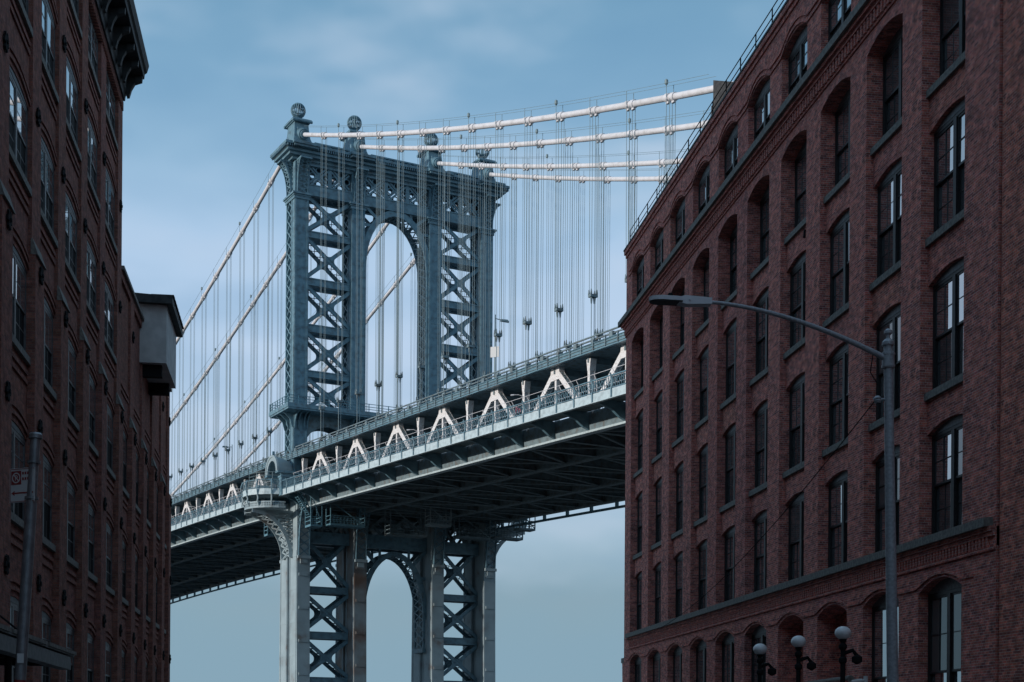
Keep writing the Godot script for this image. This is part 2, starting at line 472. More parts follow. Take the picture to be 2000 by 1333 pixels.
func right_warehouse() -> void:
	var D := 16.4
	var bg = M.glass.duplicate(); bg.albedo_color = C3(0.20, 0.205, 0.205).linear_to_srgb(); bg.metallic = 0.3; M.blind_glass = bg
	bg.albedo_color = C3(0.13, 0.135, 0.135).linear_to_srgb()
	var og = M.glass.duplicate(); og.albedo_color = C3(0.16, 0.165, 0.17).linear_to_srgb(); og.metallic = 0.6; og.roughness = 0.07; M.old_glass = og
	var t := thing("brick_warehouse", "dark red brick warehouse with tall pilasters and dentil bands behind the street lamp", "building")
	var W := 2.67
	var bay := 4.0
	var far := 75.45
	var H := func(h: float) -> float: return h + EYE
	# body behind the facade
	var mb := MB.new()
	mb.box(Vector3(D + 0.9, -0.1, -far + 0.05), Vector3(D + 24.0, EYE + 25.2, -33.5))
	part(t, "body", mb, M.brick)
	mb = MB.new(); mb.box(Vector3(D + 0.35, EYE + 25.2, -far + 0.3), Vector3(D + 23.6, EYE + 25.35, -33.8))
	part(t, "roof", mb, M.roofing)
	# pilasters
	for k in range(-1, 10):
		var u0 := 38.75 + bay * k - 0.665; var u1 := u0 + 1.33
		if k == -1: u0 = 33.55
		if k == 9: u1 = far
		box_part(t, "pilaster", M.brick, Vector3(D, -0.1, -u0), Vector3(D + 0.9, EYE + 20.9, -u1), Vector2(rng.randf() * 2.0, 0), rnd_tint())
	# bays
	var spr := [8.3, 12.34, 16.47]
	var rise := 0.22
	var sill := [5.49, 9.43, 13.61, 17.64]
	var kits := [window_kit(1, W, 8.3 - 5.49, rise, 0.36), window_kit(1, W, 12.34 - 9.43, rise, 0.36), window_kit(1, W, 16.47 - 13.61, rise, 0.36), window_kit(1, W, 20.4 - 17.64, 0.3, 0.5)]
	var kit_top := window_kit(1, W, 23.95 - 21.93, 0.34, 0.24)
	var kit_gr := window_kit(1, W, 4.0 + 0.3, 0.32, 0.28)
	var sillm := MB.new(); sillm.box(Vector3(0.12, -0.2, -W / 2 + 0.004), Vector3(0.75, 0.0, W / 2 - 0.004))
	var sill_mesh := sillm.mesh()
	for b in range(-1, 9):
		var uc := 40.75 + bay * b
		for r in 4:
			var bl := 0
			var x := rng.randf()
			if x < 0.12: bl = 5
			elif x < 0.2: bl = 1
			elif x < 0.28: bl = 4
			var wn := add_window(t, kits[r], Vector3(D, EYE + sill[r], -uc), M.frame, bl)
			if r > 0: part(wn, "sill", sill_mesh, M.stone)
		# brickwork between the windows, its lower edge arched
		for r in 3:
			mb = MB.new(); mb.off = Vector2(rng.randf() * 2.0, 0); mb.tint = rnd_tint(0.12)
			var poly := arc_pts(W, spr[r], rise)
			poly.append(Vector2(W / 2, sill[r + 1] - 0.2)); poly.append(Vector2(-W / 2, sill[r + 1] - 0.2))
			mb.prism(poly, Vector3(D + 0.22, EYE, -uc), Vector3(0, 0, 1), Vector3.UP, Vector3(0.6, 0, 0))
			part(t, "spandrel", mb, M.brick)
		# deep arch at the head of the bay
		mb = MB.new(); mb.off = Vector2(rng.randf() * 2.0, 0); mb.tint = rnd_tint(0.08)
		var ap := arc_pts(W, 20.4, 0.27)
		ap.append(Vector2(W / 2, 20.9)); ap.append(Vector2(-W / 2, 20.9))
		mb.prism(ap, Vector3(D, EYE, -uc), Vector3(0, 0, 1), Vector3.UP, Vector3(0.9, 0, 0))
		part(t, "arch", mb, M.brick)
		# top storey
		add_window(t, kit_top, Vector3(D, EYE + 21.93, -uc), M.frame, 0)
		mb = MB.new(); mb.tint = rnd_tint(0.08); mb.off = Vector2(rng.randf() * 2.0, 0)
		ap = arc_pts(W, 23.97, 0.34)
		ap.append(Vector2(W / 2, 24.6)); ap.append(Vector2(-W / 2, 24.6))
		mb.prism(ap, Vector3(D, EYE, -uc), Vector3(0, 0, 1), Vector3.UP, Vector3(0.6, 0, 0))
		part(t, "arch", mb, M.brick)
		# ground storey
		var door := b == 1 or b == 2
		if door:
			box_part(t, "entrance_wall", M.brick, Vector3(D + 0.8, -0.1, -uc - W / 2), Vector3(D + 0.9, EYE + 4.2, -uc + W / 2), Vector2(0.7, 0.2), Color(0.9, 0.8, 0.75))
			var dr := box_part(t, "door", M.frame, Vector3(D + 0.74, 0.0, -uc - 0.9), Vector3(D + 0.8, EYE + 1.0, -uc + 0.9))
			box_part(dr, "door_pane", M.glass, Vector3(D + 0.72, 0.9, -uc - 0.75), Vector3(D + 0.74, EYE + 0.85, -uc - 0.05))
			box_part(dr, "door_pane", M.glass, Vector3(D + 0.72, 0.9, -uc + 0.05), Vector3(D + 0.74, EYE + 0.85, -uc + 0.75))
		else:
			var bl := 5 if (b == -1) else (4 if rng.randf() < 0.5 else 0)
			var wn := add_window(t, kit_gr, Vector3(D, EYE - 0.3, -uc), M.frame, bl)
			box_part(t, "plinth", M.brick, Vector3(D + 0.1, -0.1, -uc - W / 2), Vector3(D + 0.9, EYE - 0.45, -uc + W / 2))
			part(wn, "sill", sill_mesh, M.stone)
		mb = MB.new(); mb.tint = rnd_tint(0.08); mb.off = Vector2(rng.randf() * 2.0, 0)
		ap = arc_pts(W, 4.0, 0.32)
		ap.append(Vector2(W / 2, 4.75)); ap.append(Vector2(-W / 2, 4.75))
		mb.prism(ap, Vector3(D, EYE, -uc), Vector3(0, 0, 1), Vector3.UP, Vector3(0.75, 0, 0))
		part(t, "arch", mb, M.brick)
	# piers of the top storey
	for k in range(-1, 10):
		var u0 := 38.75 + bay * k - 0.665; var u1 := u0 + 1.33
		if k == -1: u0 = 33.55
		if k == 9: u1 = far
		box_part(t, "pier", M.brick, Vector3(D, EYE + 21.93, -u0), Vector3(D + 0.6, EYE + 24.6, -u1), Vector2(rng.randf() * 2.0, 0), rnd_tint())
	# bands: [bottom, top, projection]
	for s in [[20.9, 21.64, 0.0], [4.75, 5.22, -0.012], [24.6, 25.12, 0.0]]:
		box_part(t, "frieze", M.brick, Vector3(D - s[2], EYE + s[0], -33.55), Vector3(D + 0.6, EYE + s[1], -far))
	for s in [[20.98, 21.06, 0.05], [21.40, 21.52, 0.15], [21.52, 21.64, 0.24], [4.66, 4.74, 0.05, 1], [5.00, 5.11, 0.07, 1], [5.11, 5.225, 0.13, 1], [25.12, 25.3, 0.05], [25.3, 25.5, 0.12]]:
		var fe: float = far + s[2] if s.size() == 3 else 74.12
		box_part(t, "corbel_course", M.brick, Vector3(D - s[2], EYE + s[0], -33.6), Vector3(D + 0.5, EYE + s[1], -fe), Vector2(rng.randf(), rng.randf()))
	# dentils, too small to tell apart singly
	for s in [[21.06, 21.40, 0.12, 0.26, 75.35], [4.74, 5.0, 0.055, 0.19, 74.0]]:
		mb = MB.new()
		var u := 33.9
		while u < s[4]:
			mb.off = Vector2(u, 0)
			mb.box(Vector3(D - s[2], EYE + s[0], -u), Vector3(D + 0.02, EYE + s[1], -u - s[3] * 0.52))
			u += s[3]
		var dn := part(t, "dentil_course", mb, M.brick)
		dn.set_meta("kind", "stuff")
	# stone ledges laid in blocks
	for s in [[21.64, 21.93, 0.36, 0.45], [5.225, 5.49, 0.24, -1.3]]:
		var u := 33.72
		while u < far + s[3] - 0.01:
			var e: float = minf(u + 2.0, far + s[3])
			if far + s[3] - e < 0.6: e = far + s[3]
			mb = MB.new()
			var x0: float = D - s[2]; var y0: float = EYE + s[0]; var y1: float = EYE + s[1]
			mb.hexa(Vector3(x0, y0, -u), Vector3(D + 0.7, y0, -u), Vector3(D + 0.7, y0, -e + 0.008), Vector3(x0, y0, -e + 0.008),
				Vector3(x0, y1 - 0.05, -u), Vector3(D + 0.7, y1, -u), Vector3(D + 0.7, y1, -e + 0.008), Vector3(x0, y1 - 0.05, -e + 0.008))
			part(t, "ledge_stone", mb, M.stone)
			u = e
	# hood moulds that wave over the arches of the top and the ground storey
	for s in [[24.0, 0.40, 0.055, 0.07], [24.22, 0.38, 0.05, 0.06], [4.16, 0.26, 0.05, 0.07]]:
		for b in range(-1, 9):
			var uc := 40.75 + bay * b
			mb = MB.new()
			var pts := []
			pts.append(Vector2(-bay / 2, s[0])); pts.append(Vector2(-W / 2 - 0.16, s[0]))
			for i in 11:
				var a := -W / 2 + W * i / 10.0
				pts.append(Vector2(a, s[0] + s[1] * (1.0 - pow(2.0 * a / W, 2.0)) + 0.02))
			pts.append(Vector2(W / 2 + 0.16, s[0])); pts.append(Vector2(bay / 2, s[0]))
			for i in pts.size() - 1:
				var p: Vector2 = pts[i]; var r2: Vector2 = pts[i + 1]
				mb.bar(Vector3(D - s[2] / 2 + 0.004, EYE + p.y, -uc + p.x), Vector3(D - s[2] / 2 + 0.004, EYE + r2.y, -uc + r2.x), s[3], s[2], Vector3(1, 0, 0))
			part(t, "hood_mould", mb, M.brick)
	# coping and roof railing
	mb = MB.new(); mb.box(Vector3(D - 0.15, EYE + 25.5, -33.5), Vector3(D + 0.5, EYE + 25.58, -far - 0.14))
	part(t, "coping", mb, M.cornice)
	var rail := MB.new()
	var prev := []
	for i in 22:
		var u := 33.6 + i * 1.95
		var base := Vector3(D - 0.02, EYE + 25.58, -u)
		rail.tube([base, base + Vector3(0, 0.7, 0)], 0.026, 6)
		if i > 0:
			for hh in [0.36, 0.7]: rail.tube([base + Vector3(0, hh, 1.95), base + Vector3(0, hh, 0)], 0.02, 6)
	part(t, "roof_railing", rail, M.black)
	# stone base course that wraps round the far corner
	mb = MB.new()
	mb.box(Vector3(D + 0.02, EYE + 4.05, -far), Vector3(D + 12.0, EYE + 4.3, -far - 0.8))
	part(t, "side_ledge", mb, M.stone)
	mb = MB.new()
	mb.hexa(Vector3(D + 0.05, -0.1, -far), Vector3(D + 12.0, -0.1, -far), Vector3(D + 12.0, -0.1, -far - 0.2), Vector3(D + 0.05, -0.1, -far - 0.2),
		Vector3(D + 0.05, EYE + 4.05, -far), Vector3(D + 12.0, EYE + 4.05, -far), Vector3(D + 12.0, EYE + 4.05, -far - 0.66), Vector3(D + 0.05, EYE + 4.05, -far - 0.66))
	part(t, "side_plinth", mb, M.brick)
	# small wall lamp under one sill
	mb = MB.new(); mb.tube([Vector3(D + 0.34, EYE + 17.2, -48.0), Vector3(D + 0.16, EYE + 17.25, -48.0), Vector3(D + 0.14, EYE + 17.0, -48.0)], 0.05, 8)
	part(t, "wall_fitting", mb, M.black)

	# the neighbouring wall that closes the view
	var n := thing("brick_wing", "plain reddish brick wing joined to the warehouse by a straight upright joint", "building")
	mb = MB.new(); mb.off = Vector2(1.1, 0.4); mb.tint = Color(1.28, 0.95, 0.88)
	mb.box(Vector3(D + 0.03, -0.1, -33.43), Vector3(D + 20, EYE + 26.5, 12))
	part(n, "wall", mb, M.brick)
	mb = MB.new(); mb.box(Vector3(D - 0.12, EYE + 26.5, -33.53), Vector3(D + 20, EYE + 26.7, 12))
	part(n, "coping", mb, M.stone)

func left_warehouse() -> void:
	var D := 7.0
	var t := thing("corniced_warehouse", "brown brick warehouse with bracketed dark cornice and stone capped pilasters", "building")
	var piers := [22.7, 26.9, 31.1, 35.3, 39.47, 43.45, 47.65, 51.88, 56.43, 60.65, 64.8, 68.95, 73.1, 76.5]
	var sill := [21.75, 17.95, 13.9, 9.6, 5.35, 1.1]
	var hs := [1.72, 1.95, 2.0, 2.15, 2.15, 2.15]
	var rise := 0.15
	var pw := 0.61
	var mb := MB.new()
	mb.box(Vector3(-D - 0.9, -0.1, 30), Vector3(-D - 20, EYE + 24.6, -57.0))
	mb.box(Vector3(-D - 0.9, -0.1, -57.0), Vector3(-D - 20, EYE + 17.0, -76.95))
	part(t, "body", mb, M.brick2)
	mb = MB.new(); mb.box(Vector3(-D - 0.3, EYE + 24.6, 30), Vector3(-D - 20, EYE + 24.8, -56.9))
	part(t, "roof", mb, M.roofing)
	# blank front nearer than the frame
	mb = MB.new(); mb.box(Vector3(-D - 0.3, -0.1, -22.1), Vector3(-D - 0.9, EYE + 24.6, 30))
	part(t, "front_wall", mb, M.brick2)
	var cap := MB.new()
	cap.hexa(Vector3(0.02, 0, 0.64), Vector3(0.2, 0, 0.64), Vector3(0.2, 0, -0.64), Vector3(0.02, 0, -0.64),
		Vector3(0.02, 0.42, 0.62), Vector3(0.06, 0.42, 0.62), Vector3(0.06, 0.42, -0.62), Vector3(0.02, 0.42, -0.62))
	var cap_mesh := cap.mesh()
	# star shaped wall anchor
	var an := MB.new()
	for i in 3:
		var a := PI * i / 3.0 + 0.5
		an.bar(Vector3(0.04, -cos(a) * 0.23, -sin(a) * 0.23), Vector3(0.04, cos(a) * 0.23, sin(a) * 0.23), 0.12, 0.04 + 0.008 * i, Vector3(1, 0, 0))
	an.tube([Vector3(0.02, 0, 0), Vector3(0.1, 0, 0)], 0.055, 8)
	var anchor := an.mesh()
	for i in piers.size():
		var u: float = piers[i]
		var tall := u < 58.0
		var top := 23.9 if tall else 17.3
		var tn := rnd_tint(0.09)
		var u0 := u - pw; var u1 := u + pw
		if i == piers.size() - 1: u1 = 76.95
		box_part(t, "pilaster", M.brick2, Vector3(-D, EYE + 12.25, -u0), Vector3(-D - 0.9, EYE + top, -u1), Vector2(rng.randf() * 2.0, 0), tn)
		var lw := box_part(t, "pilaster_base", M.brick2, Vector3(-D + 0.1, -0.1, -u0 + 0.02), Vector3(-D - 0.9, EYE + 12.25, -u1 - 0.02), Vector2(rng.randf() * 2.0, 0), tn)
		if i < piers.size() - 1: part(t, "cap_stone", cap_mesh, M.stone, Vector3(-D - 0.04, EYE + 12.25, -u))
		for h in ([19.75, 16.0] if tall else [16.0]):
			part(t, "wall_anchor", anchor, M.black, Vector3(-D, EYE + h, -u))
		for h in [11.9, 7.95, 3.95]:
			part(t, "wall_anchor", anchor, M.black, Vector3(-D + 0.1, EYE + h, -u))
	var kits := {}
	for i in piers.size() - 1:
		var a0: float = piers[i] + pw; var a1: float = piers[i + 1] - pw
		var W := snappedf(a1 - a0, 0.01)
		var uc := (a0 + a1) / 2
		var tall := uc < 57.0
		for r in 6:
			if not tall and r < 2: continue
			if not tall and r == 2: 
				# blind panel under the parapet of the low part
				box_part(t, "spandrel", M.brick2, Vector3(-D - 0.09, EYE + 13.9 - 0.2, -a0), Vector3(-D - 0.9, EYE + 17.3, -a1), Vector2(rng.randf(), 0), rnd_tint())
				continue
			var key := "%d_%.2f" % [r, W]
			if not kits.has(key): kits[key] = window_kit(-1, W, hs[r], rise, 0.12, 0.35)
			var wn := add_window(t, kits[key], Vector3(-D, EYE + sill[r], -uc), M.frame_pale if tall else M.frame, 0, true)
			var sm := MB.new(); sm.box(Vector3(-0.0, -0.18, -W / 2 + 0.01), Vector3(-0.7, 0.0, W / 2 - 0.01))
			part(wn, "sill", sm, M.stone)
			# wall above the window up to the next sill
			var topy: float = (sill[r - 1] - 0.18) if r > 0 else 23.9
			if not tall and r == 3: topy = 13.9 - 0.2
			mb = MB.new(); mb.off = Vector2(rng.randf() * 2.0, 0); mb.tint = rnd_tint(0.1)
			var poly := arc_pts(W, sill[r] + hs[r], rise)
			poly.append(Vector2(W / 2, topy)); poly.append(Vector2(-W / 2, topy))
			mb.prism(poly, Vector3(-D - 0.09, EYE, -uc), Vector3(0, 0, 1), Vector3.UP, Vector3(-0.7, 0, 0))
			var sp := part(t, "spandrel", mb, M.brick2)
			# two arched brick rings and two straight courses stand proud of it
			for g in [0.16, 0.36]:
				var rg := MB.new()
				for j in 10:
					var b0 := -W / 2 + W * j / 10.0; var b1 := -W / 2 + W * (j + 1) / 10.0
					var y0: float = sill[r] + hs[r] + g + (rise + 0.04) * (1.0 - pow(2.0 * b0 / W, 2.0)); var y1: float = sill[r] + hs[r] + g + (rise + 0.04) * (1.0 - pow(2.0 * b1 / W, 2.0))
					rg.bar(Vector3(-D - 0.085, EYE + y0, -uc + b0), Vector3(-D - 0.085, EYE + y1, -uc + b1), 0.10, 0.08, Vector3(1, 0, 0))
				part(sp, "arch_ring", rg, M.brick2)
			if r > 0 and topy - sill[r] - hs[r] > 1.2:
				for g in [0.18, 0.42]:
					box_part(sp, "brick_course", M.brick2, Vector3(-D - 0.045, EYE + topy - g - 0.11, -a0 - 0.1), Vector3(-D - 0.3, EYE + topy - g, -a1 + 0.1), Vector2(rng.randf(), 0))
		# lowest stretch of wall
		box_part(t, "plinth", M.brick2, Vector3(-D - 0.09, -0.1, -a0), Vector3(-D - 0.9, EYE + 0.92, -a1))
	# parapet of the low part, with stone coping
	box_part(t, "parapet", M.brick2, Vector3(-D, EYE + 17.3, -57.05), Vector3(-D - 0.5, EYE + 17.6, -76.95))
	var u := 57.05
	while u < 76.9:
		var e := minf(u + 2.1, 77.0)
		box_part(t, "coping_stone", M.stone, Vector3(-D + 0.10, EYE + 17.6, -u), Vector3(-D - 0.6, EYE + 17.74, -e + 0.01))
		u = e
	# return wall of the tall part over the low roof
	box_part(t, "return_wall", M.brick2, Vector3(-D - 0.02, EYE + 17.0, -57.0), Vector3(-D - 20, EYE + 24.6, -57.06))
	# cornice
	box_part(t, "frieze", M.brick2, Vector3(-D - 0.0, EYE + 23.9, 30), Vector3(-D - 0.9, EYE + 24.6, -57.04))
	var cn := MB.new()
	var prof := PackedVector2Array([Vector2(0, 23.95), Vector2(0.08, 23.95), Vector2(0.10, 24.12), Vector2(0.16, 24.2), Vector2(0.18, 24.75), Vector2(0.78, 24.82), Vector2(0.80, 25.0), Vector2(0.88, 25.06), Vector2(0.95, 25.3), Vector2(0.95, 25.36), Vector2(0, 25.5)])
	cn.prism(prof, Vector3(-D, EYE, -57.1), Vector3(1, 0, 0), Vector3.UP, Vector3(0, 0, 87))
	var cp := part(t, "cornice", cn, M.cornice)
	var br := MB.new()
	br.prism(PackedVector2Array([Vector2(0.17, 24.0), Vector2(0.26, 24.02), Vector2(0.34, 24.3), Vector2(0.46, 24.52), Vector2(0.72, 24.62), Vector2(0.74, 24.81), Vector2(0.17, 24.78)]), Vector3.ZERO, Vector3(1, 0, 0), Vector3.UP, Vector3(0, 0, 0.22))
	var brm := br.mesh()
	u = 57.0
	while u > 20.0:
		part(cp, "bracket", brm, M.cornice, Vector3(-D, EYE, -u))
		u -= 1.32
	var de := MB.new()
	u = 56.8
	while u > 20.0:
		de.off = Vector2(u, 0)
		de.box(Vector3(-D + 0.06, EYE + 23.45, -u), Vector3(-D - 0.3, EYE + 23.78, -u + 0.1))
		u -= 0.22
	var dp := part(t, "dentil_course", de, M.brick2); dp.set_meta("kind", "stuff")
	# grey hoist house hung on the street front
	var hb := thing("hoist_house", "grey rendered box with tiled eave hung high on the street front of brown warehouse", "hoist house")
	mb = MB.new(); mb.box(Vector3(-D - 6.0, EYE + 15.85, -64.0), Vector3(-5.98, EYE + 18.45, -68.6))
	part(hb, "shell", mb, M.stucco)
	mb = MB.new()
	mb.hexa(Vector3(-D - 6.2, EYE + 18.452, -63.7), Vector3(-5.72, EYE + 18.3, -63.7), Vector3(-5.72, EYE + 18.3, -69.0), Vector3(-D - 6.2, EYE + 18.452, -69.0),
		Vector3(-D - 6.2, EYE + 19.0, -63.7), Vector3(-5.72, EYE + 18.62, -63.7), Vector3(-5.72, EYE + 18.62, -69.0), Vector3(-D - 6.2, EYE + 19.0, -69.0))
	var rf := part(hb, "roof", mb, M.cornice)
	for i in 18:
		var z := -63.75 - i * 0.29
		box_part(rf, "tile", M.roofing, Vector3(-6.6, EYE + 18.63 + 0.02 * (i % 2), z), Vector3(-5.66, EYE + 18.69 + 0.02 * (i % 2), z - 0.26))
	mb = MB.new(); mb.box(Vector3(-D - 0.5, EYE + 15.35, -64.35), Vector3(-6.2, EYE + 15.845, -64.7)); mb.box(Vector3(-D - 0.5, EYE + 15.35, -67.6), Vector3(-6.2, EYE + 15.845, -67.95))
	part(hb, "beam", mb, M.black)

func off_frame_blocks() -> void:
	# unseen west and rear blocks added for shade; corner block stands in window panes
	var t := thing("added_shade_block", "unseen tall brown brick block added behind the corniced warehouse to shade the street", "building")
	box_part(t, "wall", M.brick2, Vector3(-32, -0.1, 70), Vector3(-62, 44, -74))
	box_part(t, "parapet", M.stone, Vector3(-31.8, 44, 70), Vector3(-62.2, 44.6, -74.2))
	for i in 14:
		for r in 9:
			box_part(t, "window", M.glass, Vector3(-31.96, 4 + r * 4.2, 56 - i * 8.8), Vector3(-32.2, 6.6 + r * 4.2, 53.6 - i * 8.8))
	t = thing("added_rear_shade_block", "unseen brick block added behind the viewer to cut the light along the street", "building")  # unseen, added to darken wall sides that face the viewer
	box_part(t, "wall", M.brick2, Vector3(-40, -0.1, 64), Vector3(48, 26, 84))
	box_part(t, "parapet", M.stone, Vector3(-40.2, 26, 63.8), Vector3(48.2, 26.6, 84.2))
	for i in 10:
		for r in 5: box_part(t, "window", M.glass, Vector3(-36 + i * 8.6, 4 + r * 4.4, 63.96), Vector3(-33 + i * 8.6, 6.8 + r * 4.4, 64.2))
	t = thing("corner_block", "brick block across the side street beyond the far end of the red warehouse", "building")
	box_part(t, "wall", M.brick, Vector3(29.5, -0.1, -88), Vector3(52, 22, -112))
	box_part(t, "parapet", M.stone, Vector3(29.3, 22, -87.8), Vector3(52.2, 22.5, -112.2))
	for i in 5:
		for r in 4:
			box_part(t, "window", M.glass, Vector3(29.46, 3 + r * 4.6, -90.5 - i * 4.3), Vector3(29.7, 6 + r * 4.6, -92.8 - i * 4.3))

# ------------------------------------------------------------------ the bridge, in its own frame: x across the deck, y over the eye, z along the deck towards the street
const TR := [0.0, 8.534, 20.726, 29.26]
const PAN := 6.284
const S_FAR := -196.0
const S_NEAR := 128.0

func hb(s: float) -> float:
	return 34.15 - 0.0365 * s - (0.00004 if s > 0.0 else 0.00013) * s * s

func cable_h(s: float) -> float:
	if s >= 0.0: return 85.0 - 0.372 * s + 0.00055 * s * s
	return 85.0 + 0.275 * s + 0.00043 * s * s

# X brace with rounded inner corners, in the plane (x, y), thickened along z
func x_poly(w: float, h: float, t: float, fr: float) -> PackedVector2Array:
	var d := Vector2(w, h) / 2.0
	var out := PackedVector2Array()
	var corners := [Vector2(1, 1), Vector2(-1, 1), Vector2(-1, -1), Vector2(1, -1)]
	for i in 4:
		var c: Vector2 = corners[i]; var e: Vector2 = corners[(i + 1) % 4]
		var dc := Vector2(c.x * d.x, c.y * d.y); var de := Vector2(e.x * d.x, e.y * d.y)
		var uc := dc.normalized(); var ue := de.normalized()
		# arm c: its side towards e
		var nc := uc.orthogonal(); if nc.dot(ue) < 0: nc = -nc
		var ne := ue.orthogonal(); if ne.dot(uc) < 0: ne = -ne
		out.append(dc - nc * t * 0.5 + uc * 0.0); out.append(dc + nc * t * 0.5)
		# inner corner between the arms, rounded
		var bis := (uc + ue).normalized()
		var half := acos(clampf(uc.dot(ue), -1, 1)) / 2.0
		var inner := bis * (t * 0.5 / sin(half))
		var cen := inner + bis * (fr / sin(half))
		var a0 := cen - nc * fr
		var a1 := cen - ne * fr
		for k in 6:
			var f := k / 5.0
			var v := (a0 - cen).lerp(a1 - cen, f).normalized() * fr
			out.append(cen + v)
	return out

func x_brace(parent: Node3D, c0: float, c1: float, y0: float, y1: float, z: float, mat: Material) -> void:
	var mb := MB.new()
	var poly := x_poly(c1 - c0, y1 - y0, 0.52, 0.7)
	for sgn in [-1.0, 1.0]:
		mb.prism(poly, Vector3((c0 + c1) / 2, (y0 + y1) / 2, sgn * z - (0.12 if sgn > 0 else 0.0)), Vector3(1, 0, 0), Vector3.UP, Vector3(0, 0, 0.12))
	# outer flanges and lacing between the two planes
	for e in [[c0, y0, c1, y1], [c0, y1, c1, y0]]:
		var a := Vector3(e[0], e[1], 0); var b := Vector3(e[2], e[3], 0)
		var dir := (b - a).normalized(); var nr := Vector3(-dir.y, dir.x, 0)
		for q in [-1.0, 1.0]:
			for sgn in [-1.0, 1.0]:
				var o = Vector3(0, 0, sgn * (z - 0.06)) + nr * q * 0.24
				mb.bar(a + o + dir * 0.3, b + o - dir * 0.3, 0.05, 0.24, Vector3(0, 0, 1))
		var L := (b - a).length()
		var cnt := 7
		for i in cnt:
			if i == 3: continue
			var p := a + dir * (0.5 + (L - 1.0) * i / cnt); var p2 := a + dir * (0.5 + (L - 1.0) * (i + 1) / cnt)
			mb.bar(p + Vector3(0, 0, z - 0.1), p2 - Vector3(0, 0, z - 0.1), 0.09, 0.05, nr)
			mb.bar(p - Vector3(0, 0, z - 0.1), p2 + Vector3(0, 0, z - 0.1), 0.09, 0.05, nr)
	part(parent, "cross_brace", mb, mat)

